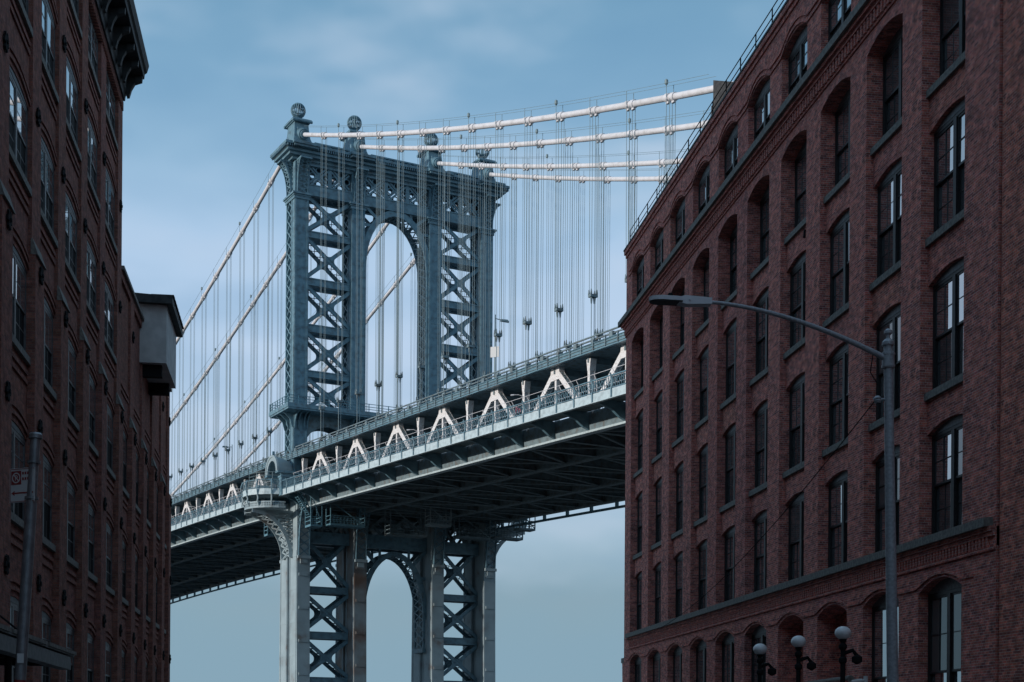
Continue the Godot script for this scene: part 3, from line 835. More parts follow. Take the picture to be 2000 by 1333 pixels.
func bridge_tower() -> void:
	var t := thing("bridge_tower", "blue grey steel bridge tower with pointed arches and four globe finials", "bridge tower", "", BX)
	var mb: MB
	# ---- upper legs
	for c in TR:
		mb = MB.new()
		mb.box(Vector3(c - 1.0, 33, 0.38), Vector3(c + 1.0, 80.6, 1.7))
		mb.box(Vector3(c - 1.0, 33, -1.7), Vector3(c + 1.0, 80.6, -1.42))
		mb.box(Vector3(c - 0.3, 33, -1.42), Vector3(c + 0.3, 80.6, 0.38))
		for e in [-1.0, 1.0]:
			mb.box(Vector3(c + e * 1.0, 33.2, 1.42), Vector3(c + e * 0.72, 76, 1.78))
			mb.box(Vector3(c + e * 1.001, 33.2, 0.38), Vector3(c + e * 1.06, 76, 0.62))
			mb.box(Vector3(c + e * 1.001, 33.2, -1.70), Vector3(c + e * 1.06, 76, -1.42))
		var lg := part(t, "leg", mb, M.steel)
		var la := MB.new()
		for e in [-1.0, 1.0]:
			la.lattice(Vector3(c + e * 0.96, 34, -1.42), Vector3(0, 0, 1.8), Vector3(0, 42, 0), 28, 0.17, 0.05)
		part(lg, "lattice", la, M.steel)
		for k in 7:
			var y := 41.5 + k * 6.6
			if y > 75.0: continue
			var sp := MB.new()
			sp.box(Vector3(c - 0.70, y - 0.5, 1.70), Vector3(c + 0.70, y + 0.5, 1.735))
			for j in 5:
				for i in 4: sp.box(Vector3(c - 0.56 + i * 0.35, y - 0.4 + j * 0.2, 1.735), Vector3(c - 0.50 + i * 0.35, y - 0.34 + j * 0.2, 1.76))
			part(lg, "splice_plate", sp, M.steel)
		# capital with its moulding, then the curved lattice brackets that carry the cornice
		mb = MB.new()
		mb.box(Vector3(c - 1.25, 75.75, -1.95), Vector3(c + 1.25, 75.95, 1.95))
		mb.box(Vector3(c - 1.42, 75.95, -2.12), Vector3(c + 1.42, 76.2, 2.12))
		mb.box(Vector3(c - 1.15, 75.35, -1.85), Vector3(c + 1.15, 75.75, 1.85))
		part(t, "capital", mb, M.steel)
		var dirs := [Vector3(0, 0, 1), Vector3(0, 0, -1)]
		if c == 0.0: dirs.append(Vector3(-1, 0, 0))
		if c > 29.0: dirs.append(Vector3(1, 0, 0))
		for d in dirs:
			var base = Vector3(c, 76.2, 0) + d * (1.7 if absf(d.z) > 0.5 else 1.0)
			curved_bracket(t, base, d, 1.55, 4.4, 1.5)
	part(t, "paint_patch", _patch_mesh(), M.patch)
	# ---- portal between the legs
	var gaps := [[1.0, 7.534], [9.534, 19.726], [21.726, 28.26]]
	for g in gaps:
		var c0: float = g[0]; var c1: float = g[1]
		strut(t, c0, c1, 76.2, 77.7, 1.6, M.steel)
		# frieze of crossed bars
		mb = MB.new()
		var cells := 2 if c1 - c0 < 8.0 else 3
		var cw := (c1 - c0) / cells
		for i in cells:
			var a := c0 + cw * i
			for z in [-1.35, 1.35]:
				mb.box(Vector3(a - 0.28, 77.7, z - 0.1), Vector3(a + 0.28, 80.4, z + 0.1))
				for q in [-0.25, 0.25]:
					mb.bar(Vector3(a + 0.3, 77.8 + q, z), Vector3(a + cw - 0.3, 80.3 + q, z), 0.26, 0.12, Vector3(0, 0, 1))
					mb.bar(Vector3(a + 0.3, 80.3 + q, z), Vector3(a + cw - 0.3, 77.8 + q, z), 0.26, 0.10, Vector3(0, 0, 1))
				# ornamental rings in the side triangles
				for e in [0.2, 0.8, 0.5]:
					var rc := Vector3(a + cw * e, 79.05 if e != 0.5 else 79.95, z)
					var rp := []
					for j in 13: rp.append(rc + Vector3(cos(TAU * j / 12) * 0.42, sin(TAU * j / 12) * 0.42, 0))
					mb.tube(rp, 0.09, 5)
		part(t, "frieze", mb, M.steel)
		strut(t, c0, c1, 80.3, 80.75, 1.6, M.steel)
	for i in [0, 2]:
		var c0: float = gaps[i][0]; var c1: float = gaps[i][1]
		var ys := [76.2, 71.35, 70.3, 64.75, 63.6, 58.25, 57.05, 51.75, 50.7, 46.2]
		for k in range(0, 9, 2):
			x_brace(t, c0 - 0.1, c1 + 0.1, ys[k + 1], ys[k], 1.25, M.steel)
		for k in range(1, 9, 2):
			strut(t, c0, c1, ys[k + 1] + 0.08, ys[k] - 0.08, 1.28, M.steel)
	# ---- great arch above the deck
	arch(t, 14.63, 4.78, 67.4, 75.5, 0.85, 1.55, 33.5, M.steel, 0.35)
	for e in [-1.0, 1.0]:
		mb = MB.new()
		for z in [-1.35, 1.35]:
			mb.bar(Vector3(14.63 + e * 5.0, 76.3, z), Vector3(14.63 + e * 2.9, 74.6, z), 0.42, 0.2, Vector3(0, 0, 1))
			mb.bar(Vector3(14.63 + e * 5.1, 73.6, z), Vector3(14.63 + e * 4.0, 73.6, z), 0.4, 0.2, Vector3(0, 0, 1))
			mb.bar(Vector3(14.63 + e * 2.2, 76.3, z), Vector3(14.63 + e * 2.4, 75.2, z), 0.35, 0.2, Vector3(0, 0, 1))
			mb.bar(Vector3(14.63 + e * 5.1, 71.2, z), Vector3(14.63 + e * 4.3, 73.0, z), 0.35, 0.2, Vector3(0, 0, 1))
		part(t, "arch_spandrel", mb, M.steel)
	# ---- cornice over the whole head
	mb = MB.new()
	for s in [[80.75, 81.15, 1.9, 1.2], [81.15, 81.55, 2.5, 1.8], [81.55, 81.9, 2.9, 2.2], [82.25, 82.6, 3.3, 2.65]]:
		mb.box(Vector3(-s[3] - 0.3, s[0], -s[2]), Vector3(29.56 + s[3], s[1], s[2]))
	var cor := part(t, "cornice", mb, M.steel)
	mb = MB.new(); mb.box(Vector3(-2.55, 81.9, -2.85), Vector3(31.8, 82.25, 2.85))
	part(t, "cornice_frieze", mb, M.steel_dark)
	var dn := MB.new()
	var cc := -2.7
	while cc < 31.9:
		for z in [-3.05, 3.05]: dn.box(Vector3(cc, 81.93, z - 0.2), Vector3(cc + 0.16, 82.25, z + 0.2))
		cc += 0.32
	var zz := -2.9
	while zz < 2.9:
		for x in [-2.75, 32.0]: dn.box(Vector3(x - 0.2, 81.93, zz), Vector3(x + 0.2, 82.25, zz + 0.16))
		zz += 0.32
	dn = _stuff(part(cor, "dentil_course", dn, M.steel), dn)
	# ridge of crossed bars between the pedestals and forward breaks under them
	for i in 3:
		mb = MB.new()
		var a: float = TR[i] + 1.6; var b: float = TR[i + 1] - 1.6
		for z in [-2.3, 2.3]:
			mb.box(Vector3(a, 83.15, z - 0.15), Vector3(b, 83.35, z + 0.15))
			var cnt := int((b - a) / 0.9)
			for k in cnt:
				var x0 := a + (b - a) * k / cnt; var x1 := a + (b - a) * (k + 1) / cnt
				mb.bar(Vector3(x0, 82.62, z), Vector3(x1, 83.15, z), 0.12, 0.1, Vector3(0, 0, 1))
				mb.bar(Vector3(x1, 82.62, z + 0.02), Vector3(x0, 83.15, z + 0.02), 0.12, 0.1, Vector3(0, 0, 1))
		mb.box(Vector3(a, 82.6, -2.1), Vector3(b, 83.2, 2.1))
		part(t, "parapet", mb, M.steel)
	for c in TR:
		mb = MB.new()
		mb.box(Vector3(c - 1.75, 82.0, -3.62), Vector3(c + 1.75, 82.62, 3.62))
		mb.box(Vector3(c - 1.95, 82.3, -3.8), Vector3(c + 1.95, 82.64, 3.8))
		part(t, "cornice_break", mb, M.steel)
		# flared pedestal
		mb = MB.new()
		var lv := [[82.62, 1.75, 2.5], [83.1, 1.45, 2.1], [83.9, 1.2, 1.75], [85.0, 1.08, 1.5], [86.2, 1.02, 1.35]]
		for k in lv.size() - 1:
			var p: Array = lv[k]; var q: Array = lv[k + 1]
			mb.hexa(Vector3(c - p[1], p[0], p[2]), Vector3(c + p[1], p[0], p[2]), Vector3(c + p[1], p[0], -p[2]), Vector3(c - p[1], p[0], -p[2]),
				Vector3(c - q[1], q[0], q[2]), Vector3(c + q[1], q[0], q[2]), Vector3(c + q[1], q[0], -q[2]), Vector3(c - q[1], q[0], -q[2]))
		mb.box(Vector3(c - 1.2, 86.2, -1.55), Vector3(c + 1.2, 86.35, 1.55))
		mb.box(Vector3(c - 1.38, 86.35, -1.72), Vector3(c + 1.38, 86.62, 1.72))
		for z in [-1.75, 1.75]:
			mb.tube([Vector3(c - 1.45, 86.3, z), Vector3(c + 1.45, 86.3, z)], 0.2, 10)
		var pd := part(t, "pedestal", mb, M.steel)
		# shield, cable collar
		for z in [-1.0, 1.0]:
			var sh := MB.new()
			sh.prism(PackedVector2Array([Vector2(-0.45, 1.0), Vector2(0.45, 1.0), Vector2(0.42, 0.3), Vector2(0.16, -0.75), Vector2(-0.16, -0.75), Vector2(-0.42, 0.3)]), Vector3(c - 0.25, 84.3, z * 1.62), Vector3(1, 0, 0), Vector3.UP, Vector3(0, 0, z * 0.22))
			part(pd, "shield", sh, M.steel)
			var co := MB.new()
			co.tube([Vector3(c, 84.75, z * 1.2), Vector3(c, 84.15, z * 2.4)], 0.78, 18, 0.72)
			co.tube([Vector3(c, 84.2, z * 2.3), Vector3(c, 84.02, z * 2.75)], 0.58, 18)
			part(pd, "cable_collar", co, M.steel)
		# finial: a globe of upright ribs on a ringed neck
		mb = MB.new()
		mb.lathe([[0.62, 86.6], [0.6, 86.85], [0.42, 86.95], [0.36, 87.25], [0.5, 87.36], [0.3, 87.45]], Vector3(c, 0, 0), 16)
		mb.lathe([[0.12, 87.4], [0.12, 89.2]], Vector3(c, 0, 0), 8)
		var gr := 1.0
		for k in 20:
			var an := TAU * k / 20
			var pts := []
			for j in 11:
				var ph := -1.25 + 2.82 * j / 10.0
				pts.append(Vector3(c + cos(an) * cos(ph) * gr, 88.32 + sin(ph) * gr, sin(an) * cos(ph) * gr))
			mb.tube(pts, 0.075, 5)
		for hh in [-0.72, 0.78]:
			var rp := []
			for j in 17: rp.append(Vector3(c + cos(TAU * j / 16) * cos(hh) * gr, 88.32 + sin(hh) * gr, sin(TAU * j / 16) * cos(hh) * gr))
			mb.tube(rp, 0.07, 5)
		mb.lathe([[0.5, 89.15], [0.3, 89.28], [0.02, 89.36]], Vector3(c, 0, 0), 14)
		part(t, "finial", mb, M.steel)
	# ---- gallery above the roadway
	mb = MB.new()
	mb.box(Vector3(-2.7, 45.35, -3.4), Vector3(31.96, 45.6, 4.2))
	mb.box(Vector3(-2.8, 45.6, 4.0), Vector3(32.06, 46.15, 4.3)); mb.box(Vector3(-2.8, 45.6, -3.5), Vector3(32.06, 46.15, -3.2)); mb.box(Vector3(-2.8, 45.6, -3.2), Vector3(-2.5, 46.15, 4.0)); mb.box(Vector3(31.8, 45.6, -3.2), Vector3(32.06, 46.15, 4.0))
	for c in TR:
		for z in [1.7, -1.7]:
			for q in [-0.9, -0.4, 0.4, 0.9]:
				var sg := signf(z)
				mb.prism(PackedVector2Array([Vector2(0, 43.2), Vector2(0.18, 43.2), Vector2(0.4, 44.3), Vector2(1.0, 45.0), Vector2(2.1, 45.35), Vector2(0, 45.35)]), Vector3(c + q, 0, z), Vector3(0, 0, sg), Vector3.UP, Vector3(0.14, 0, 0))
	for z in [-1.5, 0.0, 1.5]:
		mb.prism(PackedVector2Array([Vector2(0, 43.4), Vector2(0.2, 43.4), Vector2(0.5, 44.5), Vector2(1.5, 45.35), Vector2(0, 45.35)]), Vector3(-1.0, 0, z), Vector3(-1, 0, 0), Vector3.UP, Vector3(0, 0, 0.14))
	var ga := part(t, "gallery", mb, M.steel)
	# its portal strut with arched underside
	for g in gaps:
		var w: float = g[1] - g[0]
		mb = MB.new()
		var poly := PackedVector2Array()
		for i in 13:
			var f := i / 12.0
			poly.append(Vector2(w * f, 42.0 + 1.9 * pow(sin(PI * f), 0.7)))
		poly.append(Vector2(w, 45.35)); poly.append(Vector2(0, 45.35))
		for z in [1.2, -1.5]: mb.prism(poly, Vector3(g[0], 0, z), Vector3(1, 0, 0), Vector3.UP, Vector3(0, 0, 0.3))
		part(t, "portal_strut", mb, M.steel_dark)
	var rl := MB.new()
	for hh in [0.35, 0.7, 1.1]:
		rl.tube([Vector3(-2.7, 46.15 + hh, 4.15), Vector3(31.9, 46.15 + hh, 4.15)], 0.045, 6); rl.tube([Vector3(-2.7, 46.15 + hh, -3.35), Vector3(31.9, 46.15 + hh, -3.35)], 0.045, 6)
		rl.tube([Vector3(-2.65, 46.15 + hh, -3.35), Vector3(-2.65, 46.15 + hh, 4.15)], 0.045, 6)
	for i in 24:
		var x := -2.7 + 34.6 * i / 23.0
		for z in [4.15, -3.35]: rl.bar(Vector3(x, 46.1, z), Vector3(x, 47.3, z), 0.1, 0.1, Vector3(1, 0, 0))
	for i in 8: rl.bar(Vector3(-2.65, 46.1, -3.3 + i), Vector3(-2.65, 47.3, -3.3 + i), 0.1, 0.1, Vector3(1, 0, 0))
	part(ga, "railing", rl, M.teal)
	# ---- lower legs, spread along the deck
	for c in TR:
		mb = MB.new()
		for z in [[0.45, 3.3, 0.5, 3.75], [-3.3, -0.45, -3.75, -0.5]]:
			leg_piece(mb, c, 0.95, 0.95, -1.9, 16.0, z[2], z[3], (z[2] + z[0]) / 2, (z[3] + z[1]) / 2 - 0.1 * signf(z[0]))
			leg_piece(mb, c, 0.95, 0.95, 16.0, 33.0, (z[2] + z[0]) / 2, (z[3] + z[1]) / 2 - 0.1 * signf(z[0]), z[0], z[1])
		mb.box(Vector3(c - 0.25, -1.9, -0.5), Vector3(c + 0.25, 33, 0.5))
		var ll := part(t, "lower_leg", mb, M.steel_rust if c == TR[1] else M.steel_low)
		# raised edge angles
		var ed := MB.new()
		for e in [-1.0, 1.0]:
			ed.box(Vector3(c + e * 0.95, 0, 3.02), Vector3(c + e * 1.02, 26, 3.22)); ed.box(Vector3(c + e * 0.95, 0, 0.52), Vector3(c + e * 1.02, 30, 0.72))
			ed.box(Vector3(c + e * 0.95, 0, -0.72), Vector3(c + e * 1.02, 30, -0.52)); ed.box(Vector3(c + e * 0.95, 0, -3.22), Vector3(c + e * 1.02, 26, -3.02))
		part(ll, "edge_angle", ed, M.steel_low)
		# lapped plate seams
		for k in 6:
			var ys := 2.2 + k * 4.6 + 0.7 * (int(c) % 3)
			var lm: Material = ll.material_override
			var fl := 0.45 * clampf((16.0 - ys) / 18.0 * 0.5 + 0.5, 0.0, 1.0)
			for e in [-1.0, 1.0]:
				for zr in [[0.75, 3.0], [-3.0, -0.75]]:
					box_part(ll, "seam_plate", lm, Vector3(c + e * 0.94, ys, zr[0]), Vector3(c + e * 0.985, ys + 0.42, zr[1]))
				box_part(ll, "seam_plate", lm, Vector3(c - 0.7, ys + 1.9, e * 3.2), Vector3(c + 0.7, ys + 2.3, e * (3.34 + fl)))
		# bracket with square holes along the deck
		for sg in [1.0, -1.0]:
			curved_bracket(t, Vector3(c, 25.3, sg * 3.3), Vector3(0, 0, sg), 2.2, 7.0, 1.5)
			var cap := MB.new(); cap.box(Vector3(c - 0.95, 24.9, sg * 3.0), Vector3(c + 0.95, 25.3, sg * 3.75)); cap.box(Vector3(c - 0.5, 24.2, sg * 3.2), Vector3(c + 0.5, 24.9, sg * 3.55))
			part(t, "corbel", cap, M.steel_low)
	for i in [0, 2]:
		var c0: float = gaps[i][0]; var c1: float = gaps[i][1]
		var ys := [28.2, 21.4, 20.35, 15.05, 13.95, 8.65, 7.5, 2.2, 1.2]
		for k in range(0, 8, 2): x_brace(t, c0 - 0.1, c1 + 0.1, ys[k + 1], ys[k], 1.3, M.steel)
		for k in range(1, 8, 2): strut(t, c0, c1, ys[k + 1] + 0.08, ys[k] - 0.08, 1.32, M.steel)
		strut(t, c0, c1, 27.4, 29.0, 1.6, M.steel)
	strut(t, gaps[1][0], gaps[1][1], 27.3, 29.2, 1.6, M.steel)
	arch(t, 14.63, 4.6, 17.4, 26.3, 0.75, 1.6, 13.2, M.steel, 1.3)
	for e in [-1.0, 1.0]:
		mb = MB.new()
		for z in [-1.4, 1.4]:
			mb.bar(Vector3(14.63 + e * 5.0, 27.4, z), Vector3(14.63 + e * 2.6, 24.8, z), 0.5, 0.2, Vector3(0, 0, 1))
			mb.bar(Vector3(14.63 + e * 5.0, 23.4, z), Vector3(14.63 + e * 3.6, 23.4, z), 0.4, 0.2, Vector3(0, 0, 1))
			mb.bar(Vector3(14.63 + e * 2.3, 27.4, z), Vector3(14.63 + e * 2.3, 25.4, z), 0.35, 0.2, Vector3(0, 0, 1))
		part(t, "arch_spandrel", mb, M.steel)
	# bracing hidden under the deck
	for g in gaps:
		mb = MB.new()
		for z in [-1.4, 1.4]:
			var w: float = (g[1] - g[0]) / 3.0
			for k in 3:
				mb.bar(Vector3(g[0] + w * k, 29.0, z), Vector3(g[0] + w * (k + 1), 31.9, z), 0.4, 0.16, Vector3(0, 0, 1)); mb.bar(Vector3(g[0] + w * k, 31.9, z), Vector3(g[0] + w * (k + 1), 29.0, z), 0.4, 0.14, Vector3(0, 0, 1))
		part(t, "deck_bracing", mb, M.steel_dark)
	# masonry pier
	mb = MB.new(); mb.box(Vector3(-7, -1.85, -9), Vector3(36, -0.6, 9)); mb.box(Vector3(-6, -0.6, -8), Vector3(35, 0.6, 8))
	part(t, "pier", mb, M.masonry)
	tower_balcony(t)

func _stuff(o: MeshInstance3D, mb: MB) -> MB:
	o.set_meta("kind", "stuff")
	return mb

func _patch_mesh() -> MB:
	# a band of fresh blue paint round the second leg
	var mb := MB.new()
	mb.box(Vector3(8.534 - 0.72, 74.6, 1.70), Vector3(8.534 + 0.72, 76.0, 1.742)); mb.box(Vector3(8.534 - 1.004, 74.6, 1.78), Vector3(8.534 - 0.72, 75.34, 1.786)); mb.box(Vector3(8.534 + 0.72, 74.6, 1.78), Vector3(8.534 + 1.004, 75.34, 1.786))
	return mb

func leg_piece(mb: MB, c: float, w0: float, w1: float, y0: float, y1: float, a0: float, b0: float, a1: float, b1: float) -> void:
	mb.hexa(Vector3(c - w0, y0, b0), Vector3(c + w0, y0, b0), Vector3(c + w0, y0, a0), Vector3(c - w0, y0, a0),
		Vector3(c - w1, y1, b1), Vector3(c + w1, y1, b1), Vector3(c + w1, y1, a1), Vector3(c - w1, y1, a1))

func strut(parent: Node3D, c0: float, c1: float, y0: float, y1: float, z: float, mat: Material) -> void:
	var mb := MB.new()
	for s in [-1.0, 1.0]:
		mb.box(Vector3(c0, y0, s * z), Vector3(c1, y1, s * (z - 0.12)))
		mb.box(Vector3(c0, y0 - 0.03, s * (z + 0.08)), Vector3(c1, y0 + 0.12, s * (z - 0.6)))
		mb.box(Vector3(c0, y1 - 0.12, s * (z + 0.08)), Vector3(c1, y1 + 0.03, s * (z - 0.6)))
	var cl := int((c1 - c0) / 1.6)
	for i in cl:
		var x0 := c0 + (c1 - c0) * i / cl; var x1 := c0 + (c1 - c0) * (i + 1) / cl
		mb.bar(Vector3(x0, y0 + 0.1, -z + 0.5), Vector3(x1, y0 + 0.1, z - 0.5), 0.14, 0.05, Vector3.UP)
		mb.bar(Vector3(x1, y0 + 0.16, -z + 0.5), Vector3(x0, y0 + 0.16, z - 0.5), 0.14, 0.05, Vector3.UP)
	part(parent, "strut", mb, mat)

# ribs that sweep out from base towards d, with lacing between them
func curved_bracket(parent: Node3D, base: Vector3, d: Vector3, reach: float, rise: float, width: float) -> void:
	var side := d.cross(Vector3.UP).normalized()
	var mb := MB.new()
	var prevp := []
	var n := 9
	for i in n + 1:
		var f := float(i) / n
		# quarter ellipse: upright at the leg, level at the top
		var p := base + Vector3.UP * rise * sin(f * PI / 2) + d * (0.25 + reach * (1.0 - cos(f * PI / 2)))
		prevp.append(p)
	for i in n:
		for q in [-0.5, 0.5]:
			mb.bar(prevp[i] + side * width * q, prevp[i + 1] + side * width * q, 0.26, 0.12, side)
			# side web: back post to the curved rib
			var w0 := Vector3(base.x, prevp[i].y, base.z) if true else Vector3.ZERO
			var b0 = base + Vector3.UP * (prevp[i].y - base.y) + d * 0.1
			var b1 = base + Vector3.UP * (prevp[i + 1].y - base.y) + d * 0.1
			mb.bar(b0 + side * width * q, prevp[i + 1] + side * width * q, 0.10, 0.06, side)
			mb.bar(b1 + side * width * q, prevp[i] + side * width * q, 0.10, 0.06, side)
		var nn: Vector3 = (prevp[i + 1] - prevp[i]).cross(side).normalized()
		mb.bar(prevp[i] - side * width * 0.5, prevp[i + 1] + side * width * 0.5, 0.14, 0.05, nn)
		mb.bar(prevp[i] + side * width * 0.5, prevp[i + 1] - side * width * 0.5, 0.14, 0.05, nn)
	var tip: Vector3 = prevp[n]
	mb.bar(base + Vector3.UP * rise + side * 0.0, tip, width + 0.2, 0.2, Vector3.UP)
	part(parent, "bracket", mb, M.steel)

# pointed arch ring of two planes with laced soffit; legs go down to y_end
func arch(parent: Node3D, cx: float, hw: float, spring: float, crown: float, th: float, z: float, y_end: float, mat: Material, point: float) -> void:
	var inner := []
	var n := 12
	var rise := crown - spring
	for side in [-1, 1]:
		var half := []
		for i in n + 1:
			var f := float(i) / n
			var a := f * PI / 2
			var x := hw * cos(a) ; var y := spring + rise * pow(sin(a), 1.0)
			# a pointed head: straighten the curve near the crown
			x = lerpf(x, hw * (1.0 - f * f), point * 0.6); y = lerpf(y, spring + rise * (1.0 - pow(1.0 - f, 1.6)), point * 0.6)
			half.append(Vector2(cx + side * x, y))
		if side == 1: half.reverse(); half.remove_at(0)
		inner.append_array(half)
	var mb: MB
	var ar: MeshInstance3D
	var outer := []
	for i in inner.size():
		var p: Vector2 = inner[i]
		var a: Vector2 = inner[maxi(0, i - 1)]; var b: Vector2 = inner[mini(inner.size() - 1, i + 1)]
		var tdir := (b - a).normalized()
		var nor := Vector2(-tdir.y, tdir.x)
		outer.append(p + nor * th)
	for s in [-1.0, 1.0]:
		mb = MB.new()
		for i in inner.size() - 1:
			var q0: Vector2 = inner[i]; var q1: Vector2 = inner[i + 1]; var o0: Vector2 = outer[i]; var o1: Vector2 = outer[i + 1]
			var zf: float = s * z; var zb: float = s * (z - 0.22)
			var z1 := minf(zf, zb); var z2 := maxf(zf, zb)
			mb.hexa(Vector3(q0.x, q0.y, z2), Vector3(q1.x, q1.y, z2), Vector3(q1.x, q1.y, z1), Vector3(q0.x, q0.y, z1),
				Vector3(o0.x, o0.y, z2), Vector3(o1.x, o1.y, z2), Vector3(o1.x, o1.y, z1), Vector3(o0.x, o0.y, z1))
		for e in [-1.0, 1.0]:
			mb.box(Vector3(cx + e * hw, y_end, s * z), Vector3(cx + e * (hw + 0.32), spring, s * (z - 0.22)))
		ar = part(parent, "arch", mb, mat)
	var la := MB.new()
	for i in inner.size() - 1:
		var q0: Vector2 = inner[i]; var q1: Vector2 = inner[i + 1]
		var tn := Vector3(q1.x - q0.x, q1.y - q0.y, 0).cross(Vector3(0, 0, 1)).normalized()
		la.bar(Vector3(q0.x, q0.y, -z + 0.2) - tn * 0.06, Vector3(q1.x, q1.y, z - 0.2) - tn * 0.06, 0.16, 0.05, tn)
		la.bar(Vector3(q0.x, q0.y, z - 0.2) - tn * 0.1, Vector3(q1.x, q1.y, -z + 0.2) - tn * 0.1, 0.16, 0.05, tn)
	for e in [-1.0, 1.0]:
		la.lattice(Vector3(cx + e * (hw + 0.06), y_end, -z + 0.2), Vector3(0, 0, 2 * z - 0.4), Vector3(0, spring - y_end, 0), maxi(3, int((spring - y_end) / 1.5)), 0.16, 0.05)
		la.box(Vector3(cx + e * (hw - 0.12), y_end - 0.6, -z - 0.05), Vector3(cx + e * (hw + 0.4), y_end, z + 0.05))
	part(ar, "soffit_lattice", la, mat)

